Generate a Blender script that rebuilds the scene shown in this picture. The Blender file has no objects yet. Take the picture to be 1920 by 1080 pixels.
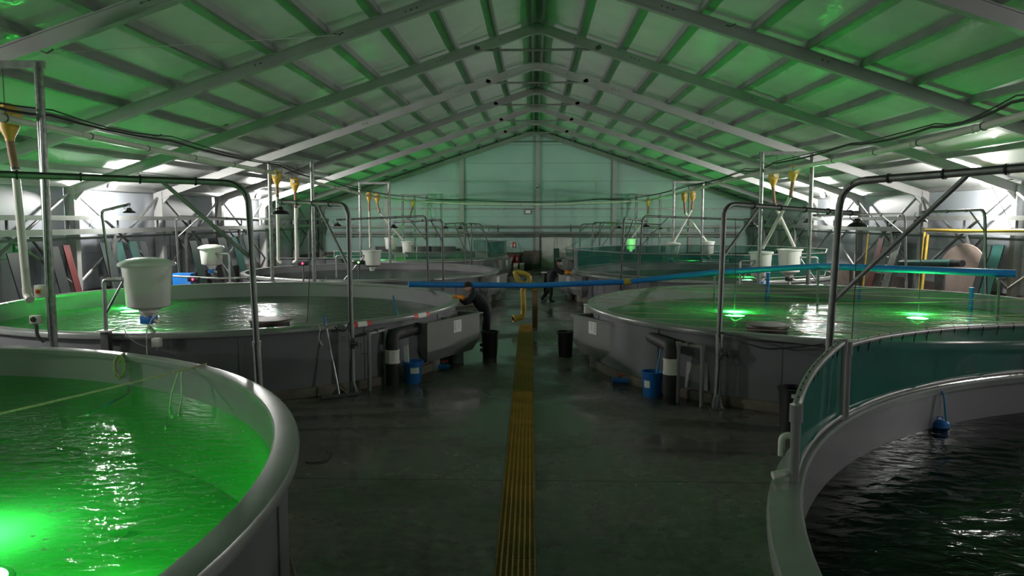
import bpy, bmesh, math, random
from mathutils import Vector, Matrix
random.seed(7)
PI = math.pi
S = bpy.context.scene
COL = S.collection

# ------------------------------------------------------------------ camera
F = 1450.0                       # focal length in pixels of the 1920 x 1080 frame
CAMH = 3.2
PITCH = math.atan(132 / F)
YAW = math.atan(42 / F * math.cos(PITCH))
cam = bpy.data.cameras.new('camera')
cam.sensor_width = 36.0
cam.lens = 36.0 * F / 1920.0
cam.clip_end = 200
cam_o = bpy.data.objects.new('camera', cam)
COL.objects.link(cam_o)
cam_o.location = (0, 0, CAMH)
cam_o.rotation_euler = (PI / 2 - PITCH, 0, YAW)
S.camera = cam_o

# ------------------------------------------------------------------ world, exposure
W = bpy.data.worlds.new('night')
S.world = W
W.use_nodes = True
W.node_tree.nodes['Background'].inputs[0].default_value = (0.01, 0.012, 0.016, 1)
W.node_tree.nodes['Background'].inputs[1].default_value = 0.3
S.view_settings.view_transform = 'Standard'
S.view_settings.look = 'None'
S.view_settings.gamma = 1.0
S.view_settings.use_curve_mapping = False
S.view_settings.exposure = 0.8
S.cycles.use_denoising = True
S.cycles.max_bounces = 10
S.cycles.diffuse_bounces = 5
S.cycles.glossy_bounces = 4
S.cycles.transparent_max_bounces = 16
S.cycles.caustics_reflective = False
S.cycles.caustics_refractive = False
S.cycles.sample_clamp_indirect = 6.0
FLOOD_W = 460.0                  # wall floodlights (power of each)
GREEN_W = 260.0                  # underwater lamps
LAMP_E = 2.2                     # emission of the dimmed high bay lenses

# ------------------------------------------------------------------ pixel -> place (world metres)
_f = Vector((-math.sin(YAW) * math.cos(PITCH), math.cos(YAW) * math.cos(PITCH), -math.sin(PITCH)))
_r = Vector((math.cos(YAW), math.sin(YAW), 0))
_u = _r.cross(_f)
def _ray(px, py): return _f + _r * ((px - 960) / F) - _u * ((py - 540) / F)
def at(px, py, Y):               # point seen at a pixel, at a known distance Y down the hall
    d = _ray(px, py)
    return Vector((0, 0, CAMH)) + d * (Y / d.y)
def gz(px, py, z=0.0):           # point seen at a pixel, at a known height
    d = _ray(px, py)
    return Vector((0, 0, CAMH)) + d * ((z - CAMH) / d.z)
def ax(px, py, X):
    d = _ray(px, py)
    return Vector((0, 0, CAMH)) + d * (X / d.x)

# ------------------------------------------------------------------ materials
MATS = {}
def mat(name, col, rough=0.5, metal=0.0, var=0.12, scale=4.0, bump=0.0, bscale=30.0, emit=None, estr=0.0, spec=0.5, alpha=None):
    if name in MATS: return MATS[name]
    m = bpy.data.materials.new(name)
    m.use_nodes = True
    nt = m.node_tree; N = nt.nodes; L = nt.links
    b = N['Principled BSDF']
    b.inputs['Roughness'].default_value = rough
    b.inputs['Metallic'].default_value = metal
    b.inputs['Specular IOR Level'].default_value = spec
    b.inputs['Base Color'].default_value = (*col, 1)
    tc = N.new('ShaderNodeTexCoord')
    if var > 0:
        nz = N.new('ShaderNodeTexNoise'); nz.inputs['Scale'].default_value = scale; nz.inputs['Detail'].default_value = 5
        L.new(tc.outputs['Object'], nz.inputs['Vector'])
        rp = N.new('ShaderNodeValToRGB')
        rp.color_ramp.elements[0].position = 0.3; rp.color_ramp.elements[1].position = 0.7
        rp.color_ramp.elements[0].color = (*[c * (1 - var) for c in col], 1)
        rp.color_ramp.elements[1].color = (*[min(1, c * (1 + var)) for c in col], 1)
        L.new(nz.outputs['Fac'], rp.inputs['Fac'])
        L.new(rp.outputs['Color'], b.inputs['Base Color'])
    if bump > 0:
        n2 = N.new('ShaderNodeTexNoise'); n2.inputs['Scale'].default_value = bscale; n2.inputs['Detail'].default_value = 4
        L.new(tc.outputs['Object'], n2.inputs['Vector'])
        bp = N.new('ShaderNodeBump'); bp.inputs['Strength'].default_value = bump; bp.inputs['Distance'].default_value = 0.02
        L.new(n2.outputs['Fac'], bp.inputs['Height']); L.new(bp.outputs['Normal'], b.inputs['Normal'])
    if emit:
        b.inputs['Emission Color'].default_value = (*emit, 1); b.inputs['Emission Strength'].default_value = estr
    if alpha is not None:
        b.inputs['Alpha'].default_value = alpha
    MATS[name] = m
    return m

def water_mat(name, tint, turbid=0.2, wscale=8.0, wdist=0.024):
    m = bpy.data.materials.new(name); m.use_nodes = True
    nt = m.node_tree; N = nt.nodes; L = nt.links
    N.remove(N['Principled BSDF'])
    out = N['Material Output']
    tc = N.new('ShaderNodeTexCoord')
    mp = N.new('ShaderNodeMapping'); mp.inputs['Scale'].default_value = (1.0, 1.5, 1.0)
    L.new(tc.outputs['Object'], mp.inputs['Vector'])
    a = N.new('ShaderNodeTexNoise'); a.inputs['Scale'].default_value = wscale; a.inputs['Detail'].default_value = 3; a.inputs['Distortion'].default_value = 0.6
    L.new(mp.outputs['Vector'], a.inputs['Vector'])
    b = N.new('ShaderNodeTexNoise'); b.inputs['Scale'].default_value = wscale * 0.25; b.inputs['Detail'].default_value = 2
    L.new(mp.outputs['Vector'], b.inputs['Vector'])
    ad = N.new('ShaderNodeMath'); ad.operation = 'MULTIPLY_ADD'; ad.inputs[1].default_value = 2.2
    L.new(b.outputs['Fac'], ad.inputs[0]); L.new(a.outputs['Fac'], ad.inputs[2])
    bp = N.new('ShaderNodeBump'); bp.inputs['Strength'].default_value = 1.0; bp.inputs['Distance'].default_value = wdist
    L.new(ad.outputs[0], bp.inputs['Height'])
    fr = N.new('ShaderNodeFresnel'); fr.inputs['IOR'].default_value = 1.22; L.new(bp.outputs['Normal'], fr.inputs['Normal'])
    tr = N.new('ShaderNodeBsdfTransparent'); tr.inputs['Color'].default_value = (*tint, 1)
    gl = N.new('ShaderNodeBsdfGlossy'); gl.inputs['Roughness'].default_value = 0.015; gl.inputs['Color'].default_value = (0.72, 0.76, 0.74, 1)
    L.new(bp.outputs['Normal'], gl.inputs['Normal'])
    tl = N.new('ShaderNodeBsdfTranslucent'); tl.inputs['Color'].default_value = (0.7, 0.95, 0.7, 1)
    m0 = N.new('ShaderNodeMixShader'); m0.inputs[0].default_value = turbid
    L.new(tr.outputs[0], m0.inputs[1]); L.new(tl.outputs[0], m0.inputs[2])
    mx = N.new('ShaderNodeMixShader')
    L.new(fr.outputs[0], mx.inputs[0]); L.new(m0.outputs[0], mx.inputs[1]); L.new(gl.outputs[0], mx.inputs[2])
    L.new(mx.outputs[0], out.inputs['Surface'])
    MATS[name] = m
    return m

def net_mat(name, col, open_):
    m = bpy.data.materials.new(name); m.use_nodes = True
    nt = m.node_tree; N = nt.nodes; L = nt.links
    b = N['Principled BSDF']; b.inputs['Base Color'].default_value = (*col, 1); b.inputs['Roughness'].default_value = 0.8; b.inputs['Specular IOR Level'].default_value = 0.08
    tr = N.new('ShaderNodeBsdfTransparent'); mx = N.new('ShaderNodeMixShader')
    tc = N.new('ShaderNodeTexCoord'); nz = N.new('ShaderNodeTexNoise'); nz.inputs['Scale'].default_value = 1.7
    L.new(tc.outputs['Object'], nz.inputs['Vector'])
    mr = N.new('ShaderNodeMapRange'); mr.inputs['From Min'].default_value = 0.3; mr.inputs['From Max'].default_value = 0.7
    mr.inputs['To Min'].default_value = open_ - 0.1; mr.inputs['To Max'].default_value = open_ + 0.1
    L.new(nz.outputs['Fac'], mr.inputs['Value']); L.new(mr.outputs[0], mx.inputs[0])
    L.new(b.outputs[0], mx.inputs[1]); L.new(tr.outputs[0], mx.inputs[2])
    L.new(mx.outputs[0], N['Material Output'].inputs['Surface'])
    MATS[name] = m
    return m

def floor_mat():
    m = bpy.data.materials.new('wet_concrete'); m.use_nodes = True
    nt = m.node_tree; N = nt.nodes; L = nt.links; b = N['Principled BSDF']
    tc = N.new('ShaderNodeTexCoord')
    n1 = N.new('ShaderNodeTexNoise'); n1.inputs['Scale'].default_value = 0.45; n1.inputs['Detail'].default_value = 6; n1.inputs['Roughness'].default_value = 0.55
    L.new(tc.outputs['Object'], n1.inputs['Vector'])
    n2 = N.new('ShaderNodeTexNoise'); n2.inputs['Scale'].default_value = 7; n2.inputs['Detail'].default_value = 6
    L.new(tc.outputs['Object'], n2.inputs['Vector'])
    r = N.new('ShaderNodeValToRGB')
    e = r.color_ramp.elements; e[0].position = 0.44; e[0].color = (0.15, 0.15, 0.15, 1); e[1].position = 0.6; e[1].color = (0.5, 0.5, 0.5, 1)
    L.new(n1.outputs['Fac'], r.inputs['Fac']); L.new(r.outputs['Color'], b.inputs['Roughness'])
    c = N.new('ShaderNodeValToRGB')
    e = c.color_ramp.elements; e[0].position = 0.3; e[0].color = (0.055, 0.052, 0.045, 1); e[1].position = 0.75; e[1].color = (0.14, 0.13, 0.115, 1)
    L.new(n2.outputs['Fac'], c.inputs['Fac'])
    mx = N.new('ShaderNodeMix'); mx.data_type = 'RGBA'; mx.blend_type = 'MULTIPLY'; mx.inputs['Factor'].default_value = 0.7
    L.new(c.outputs['Color'], mx.inputs['A'])
    c2 = N.new('ShaderNodeValToRGB'); e = c2.color_ramp.elements; e[0].position = 0.4; e[0].color = (0.55, 0.55, 0.52, 1); e[1].position = 0.65; e[1].color = (1, 1, 1, 1)
    L.new(n1.outputs['Fac'], c2.inputs['Fac']); L.new(c2.outputs['Color'], mx.inputs['B'])
    L.new(mx.outputs['Result'], b.inputs['Base Color'])
    bp = N.new('ShaderNodeBump'); bp.inputs['Strength'].default_value = 0.25; bp.inputs['Distance'].default_value = 0.008
    ml = N.new('ShaderNodeMath'); ml.operation = 'MULTIPLY'
    L.new(n2.outputs['Fac'], ml.inputs[0]); L.new(r.outputs['Color'], ml.inputs[1])
    L.new(ml.outputs[0], bp.inputs['Height']); L.new(bp.outputs['Normal'], b.inputs['Normal'])
    MATS['wet_concrete'] = m
    return m

mat('roof_foil', (0.66, 0.67, 0.66), 0.55, 0.0, 0.06, 1.2, 0.2, 7.0)
b = MATS['roof_foil'].node_tree.nodes['Principled BSDF']
b.inputs['Coat Weight'].default_value = 0.30; b.inputs['Coat Roughness'].default_value = 0.07
_nt = MATS['roof_foil'].node_tree
_w = _nt.nodes.new('ShaderNodeTexNoise'); _w.inputs['Scale'].default_value = 6.0; _w.inputs['Detail'].default_value = 3
_b = _nt.nodes.new('ShaderNodeBump'); _b.inputs['Strength'].default_value = 0.6; _b.inputs['Distance'].default_value = 0.02
_nt.links.new([n for n in _nt.nodes if n.type == 'TEX_COORD'][0].outputs['Object'], _w.inputs['Vector']); _nt.links.new(_w.outputs['Fac'], _b.inputs['Height']); _nt.links.new(_b.outputs['Normal'], b.inputs['Coat Normal'])
mat('tray', (0.19, 0.20, 0.19), 0.45, 0.2, 0.1, 3.0)
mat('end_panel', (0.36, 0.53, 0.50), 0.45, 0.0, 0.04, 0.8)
mat('steel_white', (0.37, 0.375, 0.365), 0.4, 0.0, 0.06, 2.0)
mat('purlin', (0.26, 0.265, 0.26), 0.45, 0.3, 0.08, 2.0)
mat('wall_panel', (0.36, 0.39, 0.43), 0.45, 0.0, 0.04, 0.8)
mat('dado', (0.11, 0.085, 0.07), 0.8, 0.0, 0.2, 3.0, 0.2)
mat('galv', (0.40, 0.42, 0.41), 0.35, 0.85, 0.18, 9.0)
mat('galv_post', (0.22, 0.235, 0.22), 0.35, 0.5, 0.35, 12.0)
mat('galv_dull', (0.26, 0.27, 0.26), 0.5, 0.5, 0.2, 7.0)
mat('galv_dark', (0.12, 0.125, 0.12), 0.45, 0.5, 0.2, 7.0)
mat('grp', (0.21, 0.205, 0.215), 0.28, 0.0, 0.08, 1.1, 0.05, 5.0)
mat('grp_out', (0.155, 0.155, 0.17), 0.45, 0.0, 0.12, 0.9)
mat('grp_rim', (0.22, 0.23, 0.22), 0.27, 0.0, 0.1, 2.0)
mat('tank_floor', (0.21, 0.22, 0.21), 0.7, 0.0, 0.25, 1.5)
mat('plinth', (0.16, 0.13, 0.105), 0.85, 0.0, 0.25, 3.0, 0.3, 12)
mat('trough', (0.21, 0.215, 0.205), 0.45, 0.0, 0.08, 1.5)
mat('pvc_white', (0.72, 0.70, 0.64), 0.35, 0.0, 0.06, 3.0)
mat('pvc_cream', (0.66, 0.66, 0.58), 0.4, 0.0, 0.08, 2.0)
mat('pvc_grey', (0.24, 0.24, 0.23), 0.4, 0.0, 0.08, 3.0)
mat('hopper', (0.74, 0.76, 0.70), 0.35, 0.0, 0.05, 2.0)
mat('hopper_lid', (0.70, 0.74, 0.68), 0.3, 0.0, 0.05, 2.0)
mat('yellow', (0.62, 0.36, 0.05), 0.45, 0.0, 0.12, 5.0)
mat('brown_hose', (0.30, 0.16, 0.09), 0.6, 0.0, 0.15, 14.0)
mat('yellow_pipe', (0.40, 0.27, 0.035), 0.4, 0.0, 0.18, 5.0)
mat('grating', (0.31, 0.165, 0.016), 0.55, 0.0, 0.3, 1.3)
mat('trench', (0.02, 0.02, 0.018), 0.8)
mat('black', (0.012, 0.012, 0.013), 0.4, 0.0, 0.2, 5.0)
mat('rubber', (0.02, 0.02, 0.02), 0.65, 0.0, 0.2, 8.0)
mat('blue', (0.012, 0.14, 0.46), 0.35, 0.0, 0.12, 3.0)
mat('blue_pipe', (0.015, 0.17, 0.5), 0.3, 0.0, 0.1, 2.0)
mat('blue_light', (0.08, 0.35, 0.65), 0.4, 0.0, 0.1, 4.0)
mat('red', (0.55, 0.035, 0.03), 0.45, 0.0, 0.1, 5.0)
mat('red_board', (0.13, 0.012, 0.012), 0.6, 0.0, 0.15, 3.0)
mat('red_dark', (0.28, 0.02, 0.025), 0.45, 0.0, 0.1, 5.0)
mat('white', (0.78, 0.78, 0.76), 0.5, 0.0, 0.04, 6.0)
mat('paper', (0.75, 0.75, 0.73), 0.6, 0.0, 0.03, 6.0)
mat('print', (0.12, 0.12, 0.13), 0.7, 0.0, 0.0)
mat('wood', (0.20, 0.11, 0.055), 0.6, 0.0, 0.3, 6.0)
mat('board_brown', (0.13, 0.10, 0.085), 0.7, 0.0, 0.2, 3.0)
mat('board_dark', (0.022, 0.03, 0.03), 0.5, 0.0, 0.25, 3.0)
mat('board_green', (0.008, 0.05, 0.042), 0.5, 0.0, 0.2, 3.0)
mat('rope', (0.42, 0.33, 0.24), 0.85, 0.0, 0.2, 30.0)
mat('rope_white', (0.62, 0.58, 0.52), 0.8, 0.0, 0.1, 30.0)
mat('rope_green', (0.03, 0.4, 0.08), 0.7, 0.0, 0.1, 30.0)
mat('drum_top', (0.045, 0.03, 0.022), 0.5, 0.0, 0.3, 4.0)
mat('sign_green', (0.02, 0.35, 0.12), 0.5, 0.0, 0.0)
mat('exit_lit', (0.02, 0.35, 0.1), 0.5, 0.0, 0.0, emit=(0.05, 0.9, 0.25), estr=0.25)
mat('sign_red', (0.5, 0.04, 0.04), 0.5, 0.0, 0.0)
mat('led_red', (0.6, 0.0, 0.02), 0.4, 0.0, 0.0, emit=(1, 0.02, 0.06), estr=6.0)
mat('led_green', (0.1, 0.6, 0.1), 0.4, 0.0, 0.0, emit=(0.1, 1, 0.1), estr=6.0)
mat('flood_lens', (0.9, 0.9, 0.9), 0.3, 0.0, 0.0, emit=(1.0, 0.97, 0.93), estr=400.0)
mat('bay_lens', (0.8, 0.75, 0.65), 0.3, 0.0, 0.0, emit=(1.0, 0.80, 0.58), estr=LAMP_E)
mat('green_lens', (0.1, 0.8, 0.2), 0.3, 0.0, 0.0, emit=(0.06, 1.0, 0.14), estr=100.0)
mat('jacket', (0.006, 0.008, 0.012), 0.75, 0.0, 0.2, 9.0)
mat('trousers', (0.006, 0.006, 0.008), 0.8, 0.0, 0.2, 9.0)
mat('skin', (0.48, 0.28, 0.20), 0.55, 0.0, 0.06, 9.0)
mat('glove', (0.75, 0.25, 0.015), 0.5, 0.0, 0.1, 9.0)
mat('beanie', (0.014, 0.014, 0.016), 0.85, 0.0, 0.2, 20.0)
mat('boots', (0.012, 0.012, 0.012), 0.5, 0.0, 0.1, 9.0)
mat('eye', (0.02, 0.015, 0.012), 0.2, 0.0, 0.0)
mat('fish', (0.03, 0.035, 0.03), 0.35, 0.0, 0.2, 20.0)
mat('foam', (0.55, 0.62, 0.42), 0.7, 0.0, 0.1, 20.0)
mat('tape_red', (0.6, 0.05, 0.05), 0.5, 0.0, 0.0)
mat('door_white', (0.55, 0.55, 0.53), 0.5, 0.0, 0.05, 2.0)
mat('glass_dark', (0.01, 0.01, 0.012), 0.08, 0.0, 0.0)
floor_mat()
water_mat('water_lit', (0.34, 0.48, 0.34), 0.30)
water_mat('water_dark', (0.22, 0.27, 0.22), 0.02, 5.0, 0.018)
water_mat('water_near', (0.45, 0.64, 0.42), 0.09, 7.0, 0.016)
net_mat('net_green', (0.006, 0.11, 0.082), 0.14)
net_mat('net_far', (0.012, 0.10, 0.075), 0.42)

# ------------------------------------------------------------------ mesh builder
class M:
    def __init__(s): s.v = []; s.f = []
    def add(s, vs, fs):
        o = len(s.v); s.v += [Vector(p) for p in vs]; s.f += [tuple(i + o for i in q) for q in fs]; return s
    def box(s, c, d, rot=None):
        c = Vector(c); hx, hy, hz = d[0] / 2, d[1] / 2, d[2] / 2
        vs = [Vector((x, y, z)) for z in (-hz, hz) for y in (-hy, hy) for x in (-hx, hx)]
        if rot is not None: vs = [rot @ p for p in vs]
        return s.add([p + c for p in vs], [(0, 2, 3, 1), (4, 5, 7, 6), (0, 1, 5, 4), (2, 6, 7, 3), (0, 4, 6, 2), (1, 3, 7, 5)])
    def rbox(s, c, d, b, rot=None):       # box with chamfered edges
        bm = bmesh.new(); bmesh.ops.create_cube(bm, size=1.0)
        for q in bm.verts: q.co = Vector((q.co.x * d[0], q.co.y * d[1], q.co.z * d[2]))
        bmesh.ops.bevel(bm, geom=list(bm.edges), offset=b, segments=2, affect='EDGES', profile=0.5)
        bm.verts.ensure_lookup_table()
        c = Vector(c); vs = [(rot @ q.co if rot is not None else q.co) + c for q in bm.verts]
        fs = [tuple(w.index for w in f.verts) for f in bm.faces]
        bm.free(); return s.add(vs, fs)
    def tube(s, path, r, n=8, caps=True):
        P = [Vector(p) for p in path]; k = len(P)
        rr = r if isinstance(r, (list, tuple)) else [r] * k
        t = []
        for i in range(k):
            d = (P[min(i + 1, k - 1)] - P[max(i - 1, 0)]); t.append(d.normalized() if d.length > 1e-9 else Vector((0, 0, 1)))
        u = t[0].cross(Vector((0, 0, 1)))
        if u.length < 1e-3: u = t[0].cross(Vector((0, 1, 0)))
        u.normalize(); vs = []
        for i in range(k):
            u = (u - t[i] * u.dot(t[i])).normalized(); w = t[i].cross(u)
            for j in range(n):
                a = 2 * PI * j / n; vs.append(P[i] + (u * math.cos(a) + w * math.sin(a)) * rr[i])
        fs = [(i * n + j, i * n + (j + 1) % n, (i + 1) * n + (j + 1) % n, (i + 1) * n + j) for i in range(k - 1) for j in range(n)]
        if caps: fs += [tuple(range(n - 1, -1, -1)), tuple(range((k - 1) * n, k * n))]
        return s.add(vs, fs)
    def bar(s, a, b, w, h):               # square bar between two points
        a = Vector(a); b = Vector(b); d = (b - a); t = d.normalized()
        u = t.cross(Vector((0, 0, 1)))
        if u.length < 1e-3: u = Vector((1, 0, 0))
        u.normalize(); v = u.cross(t)
        vs = [p + u * (x * w / 2) + v * (y * h / 2) for p in (a, b) for x, y in ((-1, -1), (1, -1), (1, 1), (-1, 1))]
        return s.add(vs, [(3, 2, 1, 0), (4, 5, 6, 7), (0, 1, 5, 4), (1, 2, 6, 5), (2, 3, 7, 6), (3, 0, 4, 7)])
    def lathe(s, prof, n=24, c=(0, 0, 0), ring=False, rot=None, cap=True):
        c = Vector(c); vs = []; k = len(prof)
        for r, z in prof:
            for j in range(n):
                a = 2 * PI * j / n; p = Vector((r * math.cos(a), r * math.sin(a), z)); vs.append((rot @ p if rot is not None else p) + c)
        m = k if ring else k - 1
        fs = [(i * n + j, i * n + (j + 1) % n, ((i + 1) % k) * n + (j + 1) % n, ((i + 1) % k) * n + j) for i in range(m) for j in range(n)]
        if not ring and cap:
            if prof[0][0] > 1e-6: fs.append(tuple(range(n - 1, -1, -1)))
            if prof[-1][0] > 1e-6: fs.append(tuple(range((k - 1) * n, k * n)))
        return s.add(vs, fs)
    def prism(s, poly, d):                # polygon extruded by vector d
        k = len(poly); d = Vector(d); P = [Vector(p) for p in poly]
        return s.add(P + [p + d for p in P], [tuple(range(k - 1, -1, -1)), tuple(range(k, 2 * k))] + [(i, (i + 1) % k, k + (i + 1) % k, k + i) for i in range(k)])
    def mesh(s, name, m, off=Vector((0, 0, 0)), smooth=True):
        me = bpy.data.meshes.new(name)
        me.from_pydata([p - off for p in s.v], [], s.f)
        bm = bmesh.new(); bm.from_mesh(me); bmesh.ops.remove_doubles(bm, verts=bm.verts, dist=1e-5)
        bmesh.ops.recalc_face_normals(bm, faces=bm.faces)
        if m.startswith('water'):
            bm.normal_update()
            for f in bm.faces:
                if f.normal.z < 0: f.normal_flip()
        bm.to_mesh(me); bm.free()
        if smooth:
            me.polygons.foreach_set('use_smooth', [True] * len(me.polygons)); me.set_sharp_from_angle(angle=math.radians(38))
        me.materials.append(MATS[m]); me.update()
        return me

def root_loc(o):
    while o.parent: o = o.parent
    return Vector(o.location)
def part(name, mb, m, parent, label=None, kind=None, smooth=True):
    o = bpy.data.objects.new(name, mb.mesh(name, m, root_loc(parent), smooth)); COL.objects.link(o); o.parent = parent
    if label: o['label'] = label
    if kind: o['kind'] = kind
    return o
def pcopy(src, parent, loc=None, rot=None):     # another part that shares its mesh
    o = src.copy(); COL.objects.link(o); o.parent = parent
    if loc is not None: o.location = loc
    if rot is not None: o.rotation_euler = rot
    return o
def tag(o, label, cat, group=None, kind=None):
    if label: o['label'] = label
    if cat: o['category'] = cat
    if group: o['group'] = group
    if kind: o['kind'] = kind
    return o
def thing(name, label, cat, loc, group=None, kind=None):
    o = bpy.data.objects.new(name, None); COL.objects.link(o); o.location = loc; o.empty_display_size = 0.2
    return tag(o, label, cat, group, kind)
def solo(name, mb, m, label, cat, loc, group=None, kind=None, smooth=True):
    loc = Vector(loc); o = bpy.data.objects.new(name, mb.mesh(name, m, loc, smooth)); COL.objects.link(o); o.location = loc
    return tag(o, label, cat, group, kind)
def struct(name, loc=(0, 0, 0)):
    o = bpy.data.objects.new(name, None); COL.objects.link(o); o.location = loc; o['kind'] = 'structure'; return o
def fillet(pts, r, n=6):
    P = [Vector(p) for p in pts]; out = [P[0]]
    for i in range(1, len(P) - 1):
        a = (P[i - 1] - P[i]); b = (P[i + 1] - P[i]); d = min(r, a.length * 0.49, b.length * 0.49)
        p0 = P[i] + a.normalized() * d; p1 = P[i] + b.normalized() * d
        for j in range(n + 1):
            t = j / n; out.append(p0 * (1 - t) ** 2 + P[i] * (2 * t * (1 - t)) + p1 * t * t)
    out.append(P[-1]); return out
def sag(a, b, d, n=10):
    a = Vector(a); b = Vector(b)
    return [a.lerp(b, i / n) - Vector((0, 0, d * 4 * (i / n) * (1 - i / n))) for i in range(n + 1)]
def Rz(a): return Matrix.Rotation(a, 3, 'Z')
def look(d):                                    # rotation taking +z to d
    return Vector((0, 0, 1)).rotation_difference(Vector(d).normalized()).to_matrix()

# ================================================================== SETTING
WX = 13.7            # side wall
YB, YE = -6.5, 49.0  # wall behind the viewer, end wall
RIDGE = 8.77
SL = 0.335           # roof slope
def roof_z(x): return RIDGE - SL * abs(x)
BAY = 5.3
FRAMES = [22.26 + BAY * k for k in range(-5, 6)]
FRAMES[3] = 12.1
XR = 0.08

# floor: cast slabs with joints between them
fl = struct('floor')
GX0, GX1 = -0.40, 0.03
def grate_x(y): return -0.165 - 0.005 * (y - 6.6)     # centre line of the drain
first = None
ys = [YB, -1.0, 4.0, 9.2, 14.4, 19.6, 24.8, 30.0, 35.2, 40.4, 45.0, YE + 0.2]
for i in range(len(ys) - 1):
    y0, y1 = ys[i], ys[i + 1]
    for side in (-1, 1):
        for k in range(2):
            if k == 0:
                xa0, xa1 = grate_x(y0) + side * 0.20, grate_x(y1) + side * 0.20
                xb = side * 6.9
            else:
                xa0 = xa1 = side * 6.912; xb = side * (WX + 0.2)
            g = 0.006
            poly = [(xa0, y0 + g, 0), (xb, y0 + g, 0), (xb, y1 - g, 0), (xa1, y1 - g, 0)]
            part('floor_slab', M().prism(poly, (0, 0, -0.2)), 'wet_concrete', fl, smooth=False)
part('sub_base', M().box((0, (YB + YE) / 2, -0.28), (2 * WX + 0.6, YE - YB + 0.6, 0.1)), 'trench', fl, smooth=False)

# roof: foil faced panels between the purlins, in two slopes
NP = 12
DX = 1.135
for side, nm in ((-1, 'ceiling_left'), (1, 'ceiling_right')):
    c = struct(nm)
    for b in range(len(FRAMES)):
        y0 = FRAMES[b]; y1 = FRAMES[b + 1] if b + 1 < len(FRAMES) else YE
        if b == len(FRAMES) - 1: y1 = YE + 0.1
        if b == 0: y0 = YB - 0.1
        if y1 - y0 < 0.02: continue
        for k in range(NP + 1):
            xa, xb = k * DX, min((k + 1) * DX, WX + 0.35)
            if xa > WX: continue
            ny = 4; nx = 3; vs = []; fs = []
            sg = random.uniform(0.015, 0.04)
            for iy in range(ny + 1):
                for ix in range(nx + 1):
                    u, w = ix / nx, iy / ny
                    x = xa + (xb - xa) * u; y = y0 + (y1 - y0) * w
                    z = roof_z(x) + 0.02 - sg * math.sin(PI * u) * (0.4 + 0.6 * math.sin(PI * w))
                    vs.append((XR + side * x, y, z))
            nv = len(vs); vs += [(p[0], p[1], p[2] + 0.06) for p in vs]
            for iy in range(ny):
                for ix in range(nx):
                    q = iy * (nx + 1) + ix
                    fs.append((q, q + 1, q + nx + 2, q + nx + 1)); fs.append((q + nv, q + nx + 1 + nv, q + nx + 2 + nv, q + 1 + nv))
            part('roof_panel', M().add(vs, fs), 'roof_foil', c)
        for k in range(1, NP + 1):
            x = k * DX; zc = roof_z(x) - 0.055; dr = 0.03 if k > 7 else 0.008
            n = 6; path = [Vector((XR + side * x, y0 + (y1 - y0) * i / n, zc - dr * math.sin(PI * i / n))) for i in range(n + 1)]
            vs = []; fs = []
            for p in path:
                for dx, dz in ((-0.03, -0.075), (0.03, -0.075), (0.03, 0.075), (-0.03, 0.075)): vs.append(p + Vector((dx, 0, dz + SL * dx * -side)))
            for i in range(n):
                for j in range(4): fs.append((i * 4 + j, i * 4 + (j + 1) % 4, (i + 1) * 4 + (j + 1) % 4, (i + 1) * 4 + j))
            fs += [(3, 2, 1, 0), tuple(range(n * 4, n * 4 + 4))]
            part('purlin', M().add(vs, fs), 'purlin', c, smooth=False)
rb = struct('trim_1')
for b in range(len(FRAMES) - 1):
    for s in (-1, 1):
        part('ridge_beam', M().box((XR + s * 0.15, (FRAMES[b] + FRAMES[b + 1]) / 2, RIDGE - 0.15), (0.07, BAY - 0.16, 0.2)), 'purlin', rb, smooth=False)

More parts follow.
